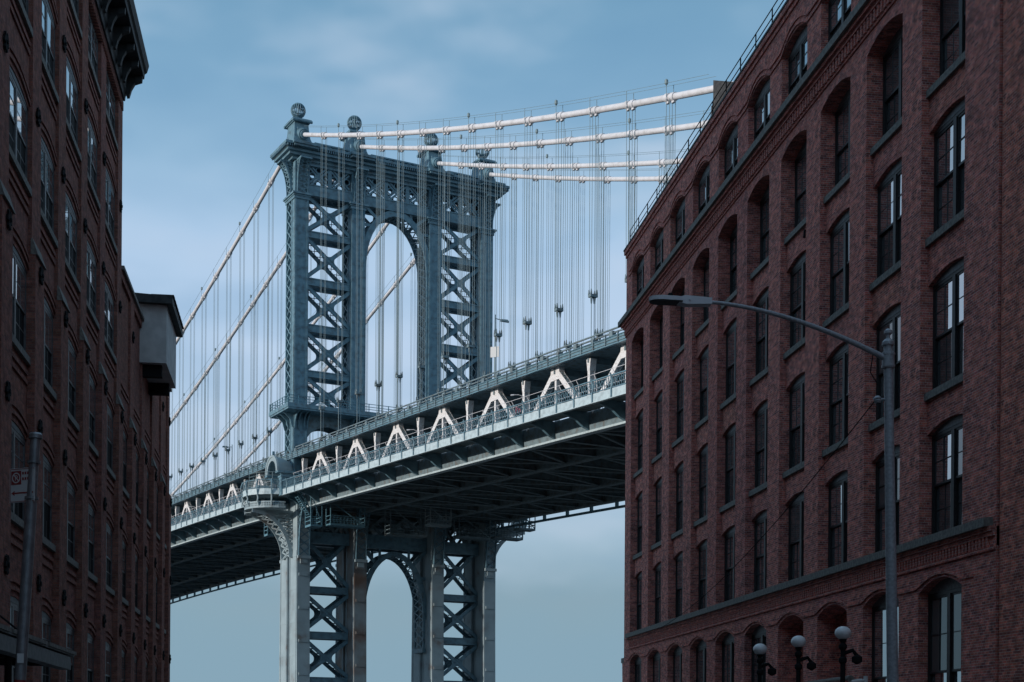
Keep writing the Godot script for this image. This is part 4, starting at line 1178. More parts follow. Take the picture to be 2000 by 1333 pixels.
func tower_balcony(t: Node3D) -> void:
	# round walkway bay about the near leg, carried on a curved cantilever, with a domed hood over the passage
	for side in [0, 1]:
		var mir := 1.0 if side == 0 else -1.0
		var c0 := -3.0 if side == 0 else 32.26
		var R := 4.5
		var y := hb(0.0)
		var segs := 14
		var mb := MB.new(); var low := MB.new(); var ra := MB.new(); var inf := MB.new()
		var pt := func(i: float, r: float, yy: float) -> Vector3:
			var a := PI * i / segs - PI / 2
			return Vector3(c0 - mir * cos(a) * r, yy, sin(a) * r)
		for i in segs:
			var a0: Vector3 = pt.call(i, R, y - 0.8); var a1: Vector3 = pt.call(i + 1, R, y - 0.8)
			var b0: Vector3 = pt.call(i, R - 0.16, y - 0.8); var b1: Vector3 = pt.call(i + 1, R - 0.16, y - 0.8)
			var up := Vector3(0, 0.8, 0)
			if side == 0: mb.hexa(b0, b1, a1, a0, b0 + up, b1 + up, a1 + up, a0 + up)
			else: mb.hexa(a0, a1, b1, b0, a0 + up, a1 + up, b1 + up, b0 + up)
			# lower ring with square holes
			var l0: Vector3 = pt.call(i, R - 0.35, y - 2.45); var l1: Vector3 = pt.call(i + 1, R - 0.35, y - 2.45)
			var nn := (l1 - l0).cross(Vector3.UP).normalized()
			low.bar(l0, l1, 0.26, 0.2, nn); low.bar(l0 + Vector3(0, 0.68, 0), l1 + Vector3(0, 0.68, 0), 0.18, 0.2, nn)
			for j in 4:
				var e := l0.lerp(l1, j / 4.0)
				low.bar(e, e + Vector3(0, 0.68, 0), 0.13, 0.12, nn)
			low.bar(l0 + Vector3(0, 0.34, 0), l1 + Vector3(0, 0.34, 0), 0.1, 0.08, nn)
			# S shaped struts
			if i % 2 == 0:
				var s0: Vector3 = pt.call(i, R - 0.3, y - 2.2); var s1: Vector3 = pt.call(i, R + 0.05, y - 1.7); var s2: Vector3 = pt.call(i, R - 0.1, y - 1.2); var s3: Vector3 = pt.call(i, R + 0.1, y - 0.75)
				low.tube([s0, s1, s2, s3], 0.13, 6)
			# rail and pickets
			var r0: Vector3 = pt.call(i, R, y); var r1: Vector3 = pt.call(i + 1, R, y)
			for hh in [0.12, 1.15]: ra.tube([r0 + Vector3(0, hh, 0), r1 + Vector3(0, hh, 0)], 0.06, 6)
			if i % 2 == 0: ra.tube([r0 + Vector3(0, -0.7, 0), pt.call(i, R + 0.25, y + 0.1), pt.call(i, R + 0.2, y + 0.7), pt.call(i, R, y + 1.3)], 0.1, 6)
			for j in 5:
				var e := r0.lerp(r1, j / 5.0)
				inf.bar(e + Vector3(0, 0.12, 0), e + Vector3(0, 1.15, 0), 0.035, 0.035, nn)
			for hh in [0.4, 0.65, 0.9]: inf.bar(r0 + Vector3(0, hh, 0), r1 + Vector3(0, hh, 0), 0.03, 0.03, nn)
			var f0: Vector3 = pt.call(i, R - 0.9, y); var f1: Vector3 = pt.call(i + 1, R - 0.9, y)
			for hh in [1.5, 1.95, 2.4]: inf.tube([f0 + Vector3(0, hh, 0), f1 + Vector3(0, hh, 0)], 0.03, 5)
			if i % 3 == 0: inf.tube([f0, f0 + Vector3(0, 2.4, 0)], 0.035, 5)
		# floor of the bay and soffit of the ring
		var disc := PackedVector2Array()
		for i in segs + 1:
			var p: Vector3 = pt.call(i, R - 0.16, 0)
			disc.append(Vector2(p.x, p.z))
		mb.prism(disc, Vector3(0, y - 0.3, 0), Vector3(1, 0, 0), Vector3(0, 0, 1), Vector3(0, 0.25, 0))
		var disc2 := PackedVector2Array()
		for i in segs + 1:
			var p: Vector3 = pt.call(i, R - 0.4, 0)
			disc2.append(Vector2(p.x, p.z))
		low.prism(disc2, Vector3(0, y - 2.6, 0), Vector3(1, 0, 0), Vector3(0, 0, 1), Vector3(0, 0.16, 0))
		var ba := part(t, "balcony", mb, M.steel_pale)
		part(ba, "ring_girder", low, M.steel_low)
		part(ba, "railing", ra, M.steel)
		part(ba, "mesh_fence", inf, M.rope)
		# cantilever bracket from the lower leg
		var cb := MB.new()
		var edge := PackedVector2Array()
		for i in 11:
			var f := i / 10.0
			edge.append(Vector2(0.3 + 5.6 * (1.0 - cos(f * PI / 2)), 25.2 + 6.1 * sin(f * PI / 2)))
		for z in [-1.6, 1.6]:
			for i in 10:
				var p0: Vector2 = edge[i]; var p1: Vector2 = edge[i + 1]
				var bx := -0.95 if side == 0 else 30.21
				var v0 := Vector3(bx - mir * p0.x, p0.y, z); var v1 := Vector3(bx - mir * p1.x, p1.y, z)
				cb.bar(v0, v1, 0.5, 0.14, Vector3(0, 0, 1))
				cb.bar(Vector3(bx, p0.y, z), v1, 0.12, 0.08, Vector3(0, 0, 1)); cb.bar(Vector3(bx, p1.y, z), v0, 0.12, 0.08, Vector3(0, 0, 1))
				if z > 0:
					var back := Vector3(0, 0, -3.2)
					var nn2 := (v1 - v0).cross(Vector3(0, 0, 1)).normalized()
					cb.bar(v0, v1 + back, 0.2, 0.08, nn2); cb.bar(v0 + back, v1, 0.2, 0.08, nn2)
			# web plate near the top
			var tip: Vector2 = edge[10]
			cb.box(Vector3((-0.95 if side == 0 else 30.21), tip.y, z - 0.06), Vector3((-0.95 if side == 0 else 30.21) - mir * tip.x, tip.y + 0.35, z + 0.06))
		part(ba, "cantilever", cb, M.steel_low)
		if side == 1: continue
		# domed hood: half barrel open towards the water, resting on two scrolled brackets
		var hd := MB.new()
		var yr := 36.9
		var cnt := 14
		for i in cnt:
			var a0 := PI * i / cnt; var a1 := PI * (i + 1) / cnt
			for k in 5:
				# along x the vault closes like an apse
				var q0 := k / 5.0; var q1 := (k + 1) / 5.0
				var r0 := 2.35 * sqrt(1.0 - pow(q0 * 0.92, 2.0)); var r1 := 2.35 * sqrt(1.0 - pow(q1 * 0.92, 2.0))
				var x0 := -3.3 + 3.1 * q0; var x1 := -3.3 + 3.1 * q1
				hd.quad(Vector3(x0, yr + sin(a0) * r0, -cos(a0) * r0), Vector3(x0, yr + sin(a1) * r0, -cos(a1) * r0), Vector3(x1, yr + sin(a1) * r1, -cos(a1) * r1), Vector3(x1, yr + sin(a0) * r1, -cos(a0) * r1))
			# moulded arch ring at the mouth
			for rr in [[1.75, 2.35, -3.42], [2.25, 2.55, -3.5]]:
				hd.bar(Vector3(rr[2], yr + sin(a0) * (rr[0] + rr[1]) / 2, -cos(a0) * (rr[0] + rr[1]) / 2), Vector3(rr[2], yr + sin(a1) * (rr[0] + rr[1]) / 2, -cos(a1) * (rr[0] + rr[1]) / 2), rr[1] - rr[0], 0.3, Vector3(1, 0, 0))
		var ho := part(t, "hood", hd, M.steel_low)
		var rm := MB.new()
		for z in [-1.0, 1.0]:
			rm.box(Vector3(-3.6, yr - 0.22, z * 1.7), Vector3(-0.5, yr + 0.08, z * 2.75))
			rm.prism(PackedVector2Array([Vector2(-0.2, 0), Vector2(-2.6, 0), Vector2(-2.2, -0.5), Vector2(-1.3, -0.9), Vector2(-0.9, -1.6), Vector2(-1.0, -2.4), Vector2(-0.4, -2.7), Vector2(-0.2, -2.7)]), Vector3(-0.6, yr - 0.22, z * 2.1), Vector3(1, 0, 0), Vector3.UP, Vector3(0, 0, z * 0.4))
		rm.bar(Vector3(-3.3, yr + 2.3, 0), Vector3(-3.3, yr + 3.1, 0), 0.3, 0.3, Vector3(1, 0, 0))
		part(ho, "rim", rm, M.steel)
		# newel posts at the ends of the bay
		var nw := MB.new()
		for z in [4.6, -4.6]:
			nw.box(Vector3(-3.95, y - 1.0, z - 0.55), Vector3(-2.6, y + 1.5, z + 0.55)); nw.box(Vector3(-4.05, y + 1.5, z - 0.65), Vector3(-2.5, y + 1.7, z + 0.65))
			for k in 4: nw.box(Vector3(-4.0, y - 0.5 + k * 0.5, z - 0.4), Vector3(-3.94, y - 0.25 + k * 0.5, z + 0.4))
		part(ba, "newel", nw, M.steel)

func stair_cage(t: Node3D, at: Vector3, called: String, mat: Material, w: float, hgt: float, dep: float) -> void:
	var mb := MB.new()
	for x in [0.0, w]:
		for z in [0.0, dep]: mb.bar(at + Vector3(x, 0, z), at + Vector3(x, hgt, z), 0.12, 0.12, Vector3(1, 0, 0))
	for yy in [0.0, 0.55, 1.1]:
		for z in [0.0, dep]: mb.bar(at + Vector3(0, yy, z), at + Vector3(w, yy, z), 0.09, 0.09, Vector3.UP)
		for x in [0.0, w]: mb.bar(at + Vector3(x, yy, 0), at + Vector3(x, yy, dep), 0.09, 0.09, Vector3.UP)
	mb.box(at + Vector3(-0.05, -0.25, -0.05), at + Vector3(w + 0.05, 0.0, dep + 0.05))
	for i in int(w / 0.5) + 1:
		for z in [0.0, dep]: mb.bar(at + Vector3(i * 0.5, 0, z), at + Vector3(i * 0.5, 1.1, z), 0.05, 0.05, Vector3(1, 0, 0))
	mb.bar(at + Vector3(0, hgt, dep), at + Vector3(w, 0.0, dep), 0.1, 0.1, Vector3.UP)
	part(t, called, mb, mat)

func bridge_deck() -> void:
	var t := thing("bridge_deck", "double deck of the suspension bridge with pale trusses and railed walkways", "bridge deck", "", BX)
	var mb: MB
	var n0 := int(floor(S_FAR / PAN)); var n1 := int(ceil(S_NEAR / PAN))
	var off := 9.85 - PAN
	var V := func(c: float, dh: float, s: float) -> Vector3: return Vector3(c, hb(s) + dh, s)
	# slabs and girders, panel by panel
	for k in range(n0, n1):
		var s0 := off + k * PAN; var s1 := s0 + PAN
		var lb := func(m: MB, c0: float, c1: float, d0: float, d1: float) -> void:
			m.hexa(V.call(c0, d0, s1), V.call(c1, d0, s1), V.call(c1, d0, s0), V.call(c0, d0, s0), V.call(c0, d1, s1), V.call(c1, d1, s1), V.call(c1, d1, s0), V.call(c0, d1, s0))
		mb = MB.new()
		lb.call(mb, 0.4, 28.86, -0.45, -0.1)
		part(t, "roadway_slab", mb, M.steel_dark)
		mb = MB.new()
		lb.call(mb, -0.6, 9.4, 4.95, 5.25)
		part(t, "upper_slab", mb, M.steel_dark)
		mb = MB.new(); lb.call(mb, 19.8, 29.8, 4.95, 5.25)
		part(t, "upper_slab", mb, M.steel_dark)
		# floor beam with flanges, stringers, laterals
		mb = MB.new()
		mb.box(V.call(0.3, -2.05, s0 - 0.09), V.call(28.96, -0.45, s0 + 0.09))
		mb.box(V.call(0.3, -2.12, s0 - 0.28), V.call(28.96, -2.05, s0 + 0.28))
		part(t, "floor_beam", mb, M.steel_dark)
		mb = MB.new()
		mb.box(V.call(-0.4, 4.35, s0 - 0.1), V.call(9.2, 4.95, s0 + 0.1))
		part(t, "upper_beam", mb, M.steel_dark)
		mb = MB.new(); mb.box(V.call(20.0, 4.35, s0 - 0.1), V.call(29.6, 4.95, s0 + 0.1))
		part(t, "upper_beam", mb, M.steel_dark)
		mb = MB.new()
		for c in [2.1, 4.2, 6.3, 10.6, 12.6, 14.6, 16.6, 18.6, 22.9, 25.0, 27.1]:
			lb.call(mb, c - 0.06, c + 0.06, -0.95, -0.45); lb.call(mb, c - 0.15, c + 0.15, -0.99, -0.94)
		part(t, "stringer", mb, M.steel_dark).set_meta("kind", "stuff")
		mb = MB.new()
		for j in 3:
			var ca: float = TR[j]; var cb2: float = TR[j + 1]
			if k % 2 == 0: mb.bar(V.call(ca, -2.0, s0), V.call(cb2, -2.0, s1), 0.3, 0.12, Vector3.UP)
			else: mb.bar(V.call(cb2, -2.0, s0), V.call(ca, -2.0, s1), 0.3, 0.12, Vector3.UP)
		part(t, "lateral_brace", mb, M.steel_dark)
		for side in [0, 1]:
			var mir := 1.0 if side == 0 else -1.0
			var ce := 0.0 if side == 0 else 29.26
			# walkway slab and outer fascia
			mb = MB.new()
			lb.call(mb, minf(ce - mir * 3.62, ce - mir * 0.5), maxf(ce - mir * 3.62, ce - mir * 0.5), -0.28, -0.08)
			part(t, "walkway_slab", mb, M.steel_dark)
			if absf((s0 + s1) / 2) > 4.0 or side == 1:
				mb = MB.new()
				lb.call(mb, minf(ce - mir * 3.74, ce - mir * 3.62), maxf(ce - mir * 3.74, ce - mir * 3.62), -0.78, 0.0)
				lb.call(mb, minf(ce - mir * 3.86, ce - mir * 3.5), maxf(ce - mir * 3.86, ce - mir * 3.5), -0.84, -0.78)
				part(t, "fascia", mb, M.steel_pale)
			# curved cantilever bracket
			mb = MB.new()
			var bp := PackedVector2Array([Vector2(0.3, -0.3), Vector2(3.55, -0.3), Vector2(3.55, -0.72), Vector2(2.6, -0.85), Vector2(1.7, -1.15), Vector2(0.95, -1.7), Vector2(0.3, -1.95)])
			for sg in [0.0, 0.5]:
				if sg > 0.0: continue
				var o := Vector3(ce, hb(s0 + PAN * sg), s0 + PAN * sg - 0.05)
				mb.prism(bp, o, Vector3(-mir, 0, 0), Vector3.UP, Vector3(0, 0, 0.1))
				for q in range(2, 6):
					var p: Vector2 = bp[q]; var p2: Vector2 = bp[q + 1]
					mb.bar(o + Vector3(-mir * p.x, p.y, 0.05), o + Vector3(-mir * p2.x, p2.y, 0.05), 0.06, 0.34, Vector3(0, 0, 1))
			part(t, "bracket", mb, M.steel)
	# longitudinal girders: chords of the four trusses
	for j in 4:
		var c: float = TR[j]
		for k in range(n0, n1):
			var s0 := off + k * PAN; var s1 := s0 + PAN
			mb = MB.new()
			mb.bar(V.call(c, -1.15, s0), V.call(c, -1.15, s1), 1.75, 0.5, Vector3(1, 0, 0))
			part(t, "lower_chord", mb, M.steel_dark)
			mb = MB.new()
			mb.bar(V.call(c, -2.14, s0), V.call(c, -2.14, s1), 0.2, 0.8, Vector3(1, 0, 0))
			part(t, "chord_flange", mb, M.steel_pale if j == 0 else M.steel_dark)
			mb = MB.new()
			mb.bar(V.call(c, 5.1, s0), V.call(c, 5.1, s1), 0.3, 0.5, Vector3(1, 0, 0))
			part(t, "upper_chord", mb, M.steel_dark)
	# web members of the trusses
	for j in 4:
		var c: float = TR[j]
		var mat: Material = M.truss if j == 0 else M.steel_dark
		for k in range(n0, n1):
			var s := off + k * PAN
			if absf(s) < 2.6: continue
			if j > 0 and s > 60.0: continue
			if (k % 2 + 2) % 2 == 1:
				var tr := MB.new()
				tr.prism(PackedVector2Array([Vector2(-0.95, -0.9), Vector2(0.95, -0.9), Vector2(0.75, 0.35), Vector2(-0.75, 0.35)]), Vector3(c - 0.3, hb(s) + 4.65, s), Vector3(0, 0, 1), Vector3.UP, Vector3(0.6, 0, 0))
				var gp := part(t, "truss_head", tr, mat)
				for e in [-1.0, 1.0]:
					var a := Vector3(c, hb(s) + 4.35, s + e * 0.5); var b := Vector3(c, hb(s + e * PAN) - 0.3, s + e * (PAN - 0.5))
					var dg := MB.new()
					for q in [-0.26, 0.26]: dg.bar(a + Vector3(q, 0, 0), b + Vector3(q, 0, 0), 0.58, 0.05, Vector3(1, 0, 0))
					part(gp, "diagonal", dg, mat)
					var lc := MB.new()
					var dd := (b - a).normalized(); var nr := dd.cross(Vector3(1, 0, 0)).normalized()
					for q in [-0.27, 0.27]:
						for i in 10:
							var p0 = a.lerp(b, i / 10.0) + nr * q; var p1 = a.lerp(b, (i + 1) / 10.0) + nr * q
							lc.bar(p0 - Vector3(0.24, 0, 0), p1 + Vector3(0.24, 0, 0), 0.08, 0.03, nr); lc.bar(p0 + Vector3(0.24, 0, 0), p1 - Vector3(0.24, 0, 0), 0.08, 0.03, nr)
					part(gp, "lacing", lc, M.steel_low)
				var hg := MB.new(); hg.box(Vector3(c - 0.22, hb(s) - 0.3, s - 0.16), Vector3(c + 0.22, hb(s) + 4.0, s + 0.16))
				part(gp, "hanger", hg, mat)
			else:
				var ps := MB.new()
				ps.box(Vector3(c - 0.3, hb(s) - 0.3, s - 0.2), Vector3(c - 0.22, hb(s) + 4.5, s + 0.2)); ps.box(Vector3(c + 0.22, hb(s) - 0.3, s - 0.2), Vector3(c + 0.3, hb(s) + 4.5, s + 0.2)); ps.box(Vector3(c - 0.22, hb(s) - 0.3, s - 0.05), Vector3(c + 0.22, hb(s) + 4.5, s + 0.05))
				ps.prism(PackedVector2Array([Vector2(-0.2, -0.8), Vector2(0.2, -0.8), Vector2(0.38, 0.3), Vector2(-0.38, 0.3)]), Vector3(c - 0.33, hb(s) + 4.4, s), Vector3(0, 0, 1), Vector3.UP, Vector3(0.66, 0, 0))
				part(t, "truss_post", ps, mat)
	# fascia, posts and rails of the upper roadway
	for side in [0, 1]:
		var mir := 1.0 if side == 0 else -1.0
		var ce := -1.0 if side == 0 else 30.26
		for k in range(n0, n1):
			var s0 := off + k * PAN; var s1 := s0 + PAN
			if side == 1 and s0 > 40.0: continue
			mb = MB.new()
			mb.bar(V.call(ce, 5.3, s0), V.call(ce, 5.3, s1), 0.78, 0.1, Vector3(1, 0, 0))
			mb.bar(V.call(ce - mir * 0.02, 4.93, s0), V.call(ce - mir * 0.02, 4.93, s1), 0.07, 0.36, Vector3(1, 0, 0))
			mb.bar(V.call(ce - mir * 0.02, 5.7, s0), V.call(ce - mir * 0.02, 5.7, s1), 0.06, 0.26, Vector3(1, 0, 0))
			part(t, "upper_fascia", mb, M.steel)
			mb = MB.new()
			for i in 3:
				var s := s0 + PAN * i / 3.0
				mb.bar(V.call(ce - mir * 0.12, 4.93, s), V.call(ce - mir * 0.12, 6.0, s), 0.1, 0.14, Vector3(1, 0, 0))
			for hh in [5.15, 5.45]: mb.bar(V.call(ce - mir * 0.1, hh, s0), V.call(ce - mir * 0.1, hh, s1), 0.05, 0.06, Vector3(1, 0, 0))
			part(t, "upper_railing", mb, M.steel_dark)
			mb = MB.new()
			for hh in [6.15, 6.5]: mb.tube([V.call(ce + mir * 0.3, hh, s0), V.call(ce + mir * 0.3, hh, s1)], 0.085, 6)
			for i in 2:
				var s := s0 + PAN * (0.25 + 0.5 * i)
				mb.box(V.call(ce + mir * 0.1, 5.7, s - 0.3), V.call(ce + mir * 0.5, 6.3, s + 0.3))
			part(t, "guard_pipe", mb, M.steel_dark)
			if side == 0:
				mb = MB.new()
				mb.bar(V.call(8.0, 5.6, s0), V.call(8.0, 5.6, s1), 0.8, 0.25, Vector3(1, 0, 0))
				part(t, "road_barrier", mb, M.steel_dark)
	# walkway railing: S posts, top rail, infill, and the pale curved fence behind it
	for side in [0, 1]:
		var mir := 1.0 if side == 0 else -1.0
		var ce := 0.0 if side == 0 else 29.26
		for k in range(n0 * 2, n1 * 2):
			var s0 := off + k * PAN / 2.0; var s1 := s0 + PAN / 2.0
			if side == 0 and absf((s0 + s1) / 2) < 4.6: continue
			if side == 1 and s0 > 40.0: continue
			var cx := ce - mir * 3.7
			mb = MB.new()
			mb.tube([V.call(cx - mir * 0.10, -0.75, s0), V.call(cx - mir * 0.12, 0.0, s0), V.call(cx - mir * 0.02, 0.35, s0), V.call(cx - mir * 0.02, 0.75, s0), V.call(cx - mir * 0.22, 1.35, s0)], 0.085, 6)
			part(t, "rail_post", mb, M.steel)
			mb = MB.new()
			mb.bar(V.call(cx - mir * 0.1, 1.15, s0), V.call(cx - mir * 0.1, 1.15, s1), 0.09, 0.09, Vector3(1, 0, 0)); mb.bar(V.call(cx, 0.1, s0), V.call(cx, 0.1, s1), 0.08, 0.08, Vector3(1, 0, 0))
			for i in 9:
				var s := s0 + (s1 - s0) * (i + 0.5) / 9.0
				mb.bar(V.call(cx, 0.1, s), V.call(cx - mir * 0.08, 1.15, s), 0.04, 0.04, Vector3(1, 0, 0))
			for i in 6:
				var sa := s0 + (s1 - s0) * i / 6.0; var sb := s0 + (s1 - s0) * (i + 1) / 6.0
				mb.bar(V.call(cx - mir * 0.03, 0.3, sa), V.call(cx - mir * 0.03, 0.95, sb), 0.035, 0.03, Vector3(1, 0, 0)); mb.bar(V.call(cx - mir * 0.03, 0.95, sa), V.call(cx - mir * 0.03, 0.3, sb), 0.035, 0.03, Vector3(1, 0, 0))
			part(t, "rail_panel", mb, M.steel)
			mb = MB.new()
			var fx := ce - mir * 1.35
			for q in [[0.0, 1.35], [0.05, 1.95], [0.32, 2.55]]: mb.tube([V.call(fx - mir * q[0], q[1], s0), V.call(fx - mir * q[0], q[1], s1)], 0.024, 5)
			mb.tube([V.call(fx, 0, s0), V.call(fx, 1.5, s0), V.call(fx - mir * 0.06, 2.1, s0), V.call(fx - mir * 0.34, 2.57, s0)], 0.034, 5)
			part(t, "curved_fence", mb, M.cable)
	# pink tag sprayed on one panel of the walkway railing
	mb = MB.new()
	var gs := 71.2
	for q in [[0.0, 0.35, 0.0, 0.95], [0.0, 0.95, 0.35, 0.8], [0.35, 0.8, 0.05, 0.6], [0.55, 0.35, 0.6, 0.75], [0.6, 0.75, 0.9, 0.55], [0.9, 0.55, 1.0, 0.35]]:
		mb.bar(V.call(-3.79, q[1], gs + q[0]), V.call(-3.79, q[3], gs + q[2]), 0.07, 0.03, Vector3(1, 0, 0))
	part(t, "graffiti", mb, M.pink)
	# pipe slung under the far walkway
	for k in range(n0, n1):
		var s0 := off + k * PAN; var s1 := s0 + PAN
		if s0 > 60.0: continue
		mb = MB.new()
		mb.bar(V.call(31.2, -2.55, s0), V.call(31.2, -2.55, s1), 0.3, 0.3, Vector3(1, 0, 0))
		mb.box(V.call(31.0, -2.5, s0 - 0.15), V.call(31.4, -1.0, s0 + 0.15))
		part(t, "inspection_rail", mb, M.teal)
	# inspection stairs and cradles about the tower
	var y := hb(0.0)
	stair_cage(t, Vector3(-1.2, y - 5.3, 7.2), "inspection_stair", M.teal, 1.6, 4.4, 2.0)
	mb = MB.new()
	for z in [7.0, 7.9]:
		for q in [0.0, 1.0]: mb.bar(Vector3(-2.6, y - 1.4 + q, z), Vector3(-0.9, y - 3.8 + q, z), 0.14, 0.1, Vector3(0, 0, 1))
	for i in 9: mb.box(Vector3(-2.6 + i * 0.2, y - 1.55 - i * 0.28, 7.0), Vector3(-2.35 + i * 0.2, y - 1.5 - i * 0.28, 7.9))
	part(t, "stair_flight", mb, M.teal)
	stair_cage(t, Vector3(1.5, y - 5.0, 8.0), "cradle", M.teal, 5.0, 3.0, 1.6)
	stair_cage(t, Vector3(10.5, y - 5.6, 7.5), "cradle", M.steel_dark, 5.5, 3.6, 1.8)
	stair_cage(t, Vector3(15.5, y - 4.2, 10.0), "cradle", M.steel_low, 3.2, 2.2, 1.6)
	stair_cage(t, Vector3(22.0, y - 5.0, 6.0), "cradle", M.steel_dark, 5.0, 3.0, 1.6)
	stair_cage(t, Vector3(28.0, y - 4.6, 5.5), "cradle", M.steel_dark, 4.6, 2.2, 1.8)
	stair_cage(t, Vector3(30.2, y - 3.6, 9.0), "cradle", M.steel_dark, 2.6, 2.4, 1.6)
	stair_cage(t, Vector3(-1.4, y - 4.6, -9.0), "cradle", M.teal, 1.2, 3.4, 1.4)
	stair_cage(t, Vector3(1.0, y - 4.8, -9.5), "cradle", M.teal, 3.8, 2.6, 1.4)

func main_cables() -> void:
	var names := ["white main cable over the first globe finial, outermost and highest across the sky", "white main cable over the second globe finial of the tower", "white main cable over the third globe finial of the tower", "white main cable over the last globe finial, lowest against the sky"]
	for j in 4:
		var c: float = TR[j]
		var t := thing("main_cable", names[j], "bridge cable", "main cables of the suspension bridge", BX)
		var mb := MB.new()
		var far_s := S_FAR + 4.0
		for half in [0, 1]:
			var pts := []
			var s := 2.2 if half == 0 else -2.2
			while (half == 0 and s < 100.6) or (half == 1 and s > far_s):
				pts.append(Vector3(c, cable_h(s), s)); s += 3.142 if half == 0 else -3.3
			mb = MB.new(); mb.tube(pts, 0.29, 14)
			part(t, "cable", mb, M.cable)
		# hand ropes
		for half in [0, 1]:
			for e in [-0.38, 0.38]:
				mb = MB.new()
				var pts := []
				var s := 3.4 if half == 0 else -3.4
				while (half == 0 and s < 99.0) or (half == 1 and s > far_s):
					pts.append(Vector3(c + e, cable_h(s) + 1.15, s)); s += 6.284 if half == 0 else -6.6
				mb.tube(pts, 0.022, 4)
				part(t, "hand_rope", mb, M.rope)
		var spots := []
		var q := 10.0
		while q < 97.0: spots.append(q); q += PAN
		q = -11.2
		while q > far_s: spots.append(q); q -= 6.6
		for i in spots.size():
			var s: float = spots[i]
			var yc := cable_h(s)
			var dirv := (Vector3(0, cable_h(s + 0.5), s + 0.5) - Vector3(0, cable_h(s - 0.5), s - 0.5)).normalized()
			var cl := MB.new()
			var mid := Vector3(c, yc, s)
			for e in [-0.42, 0.42]:
				cl.tube([mid + dirv * (e - 0.27), mid + dirv * (e + 0.27)], 0.375, 12)
				cl.box(mid + dirv * e + Vector3(-0.12, -0.52, -0.2), mid + dirv * e + Vector3(0.12, -0.3, 0.2))
			var cp := part(t, "cable_clamp", cl, M.cable)
			var st := MB.new()
			for e in [-0.38, 0.38]:
				st.tube([mid + Vector3(e, 0, -0.15), mid + Vector3(e, 1.2, -0.15)], 0.028, 5)
			if i % 3 == 1: st.lathe([[0.05, 1.0], [0.16, 1.15], [0.16, 1.45], [0.05, 1.55]], mid + Vector3(-0.38, 0, -0.15), 8)
			part(cp, "stanchion", st, M.rope)
			var dk := hb(s) + 4.9
			var jy := dk + 5.6
			var ro := MB.new()
			if jy < yc - 1.0:
				for e in [-0.31, 0.31]:
					for z in [-0.24, 0.24]:
						ro.tube([Vector3(c + e, yc - 0.05, s + z), Vector3(c + e * 0.9, jy + 0.3, s + z * 0.8)], 0.027, 5)
				for e in [-0.16, 0.16]: ro.tube([Vector3(c + e, jy, s), Vector3(c + e, dk, s)], 0.04, 5)
				var su := part(t, "suspender", ro, M.rope)
				var so := MB.new()
				so.box(Vector3(c - 0.38, jy - 0.02, s - 0.26), Vector3(c + 0.38, jy + 0.24, s + 0.26))
				for e in [-0.3, 0.3]:
					for z in [-0.2, 0.2]: so.tube([Vector3(c + e, jy + 0.28, s + z), Vector3(c + e, jy + 0.7, s + z)], 0.11, 6, 0.05)
				for e in [-0.16, 0.16]: so.tube([Vector3(c + e, jy - 0.6, s), Vector3(c + e, jy, s)], 0.07, 6, 0.14)
				part(su, "socket", so, M.steel_dark)
			else:
				for e in [-0.31, 0.31]: ro.tube([Vector3(c + e, yc - 0.05, s), Vector3(c + e, dk, s)], 0.05, 5)
				part(t, "suspender", ro, M.rope)
		# shroud at the landward end
		mb = MB.new()
		mb.hexa(Vector3(c - 0.45, cable_h(98.0) - 2.2, 101.5), Vector3(c + 0.45, cable_h(98.0) - 2.2, 101.5), Vector3(c + 0.45, cable_h(98.0) - 2.2, 98.4), Vector3(c - 0.45, cable_h(98.0) - 2.2, 98.4),
			Vector3(c - 0.45, cable_h(98.0) - 0.9, 101.5), Vector3(c + 0.45, cable_h(98.0) - 0.9, 101.5), Vector3(c + 0.45, cable_h(98.0) + 0.45, 98.4), Vector3(c - 0.45, cable_h(98.0) + 0.45, 98.4))
		mb.box(Vector3(c - 0.5, cable_h(98.0) - 4.0, 98.2), Vector3(c + 0.5, cable_h(98.0) - 1.6, 99.6))
		part(t, "end_shroud", mb, M.roofing)
		var pts2 := []
		for i in 12: pts2.append(Vector3(c, cable_h(100.0 + i * 2.8) , 100.0 + i * 2.8))
		mb = MB.new(); mb.tube(pts2, 0.29, 10)
		part(t, "back_cable", mb, M.cable)

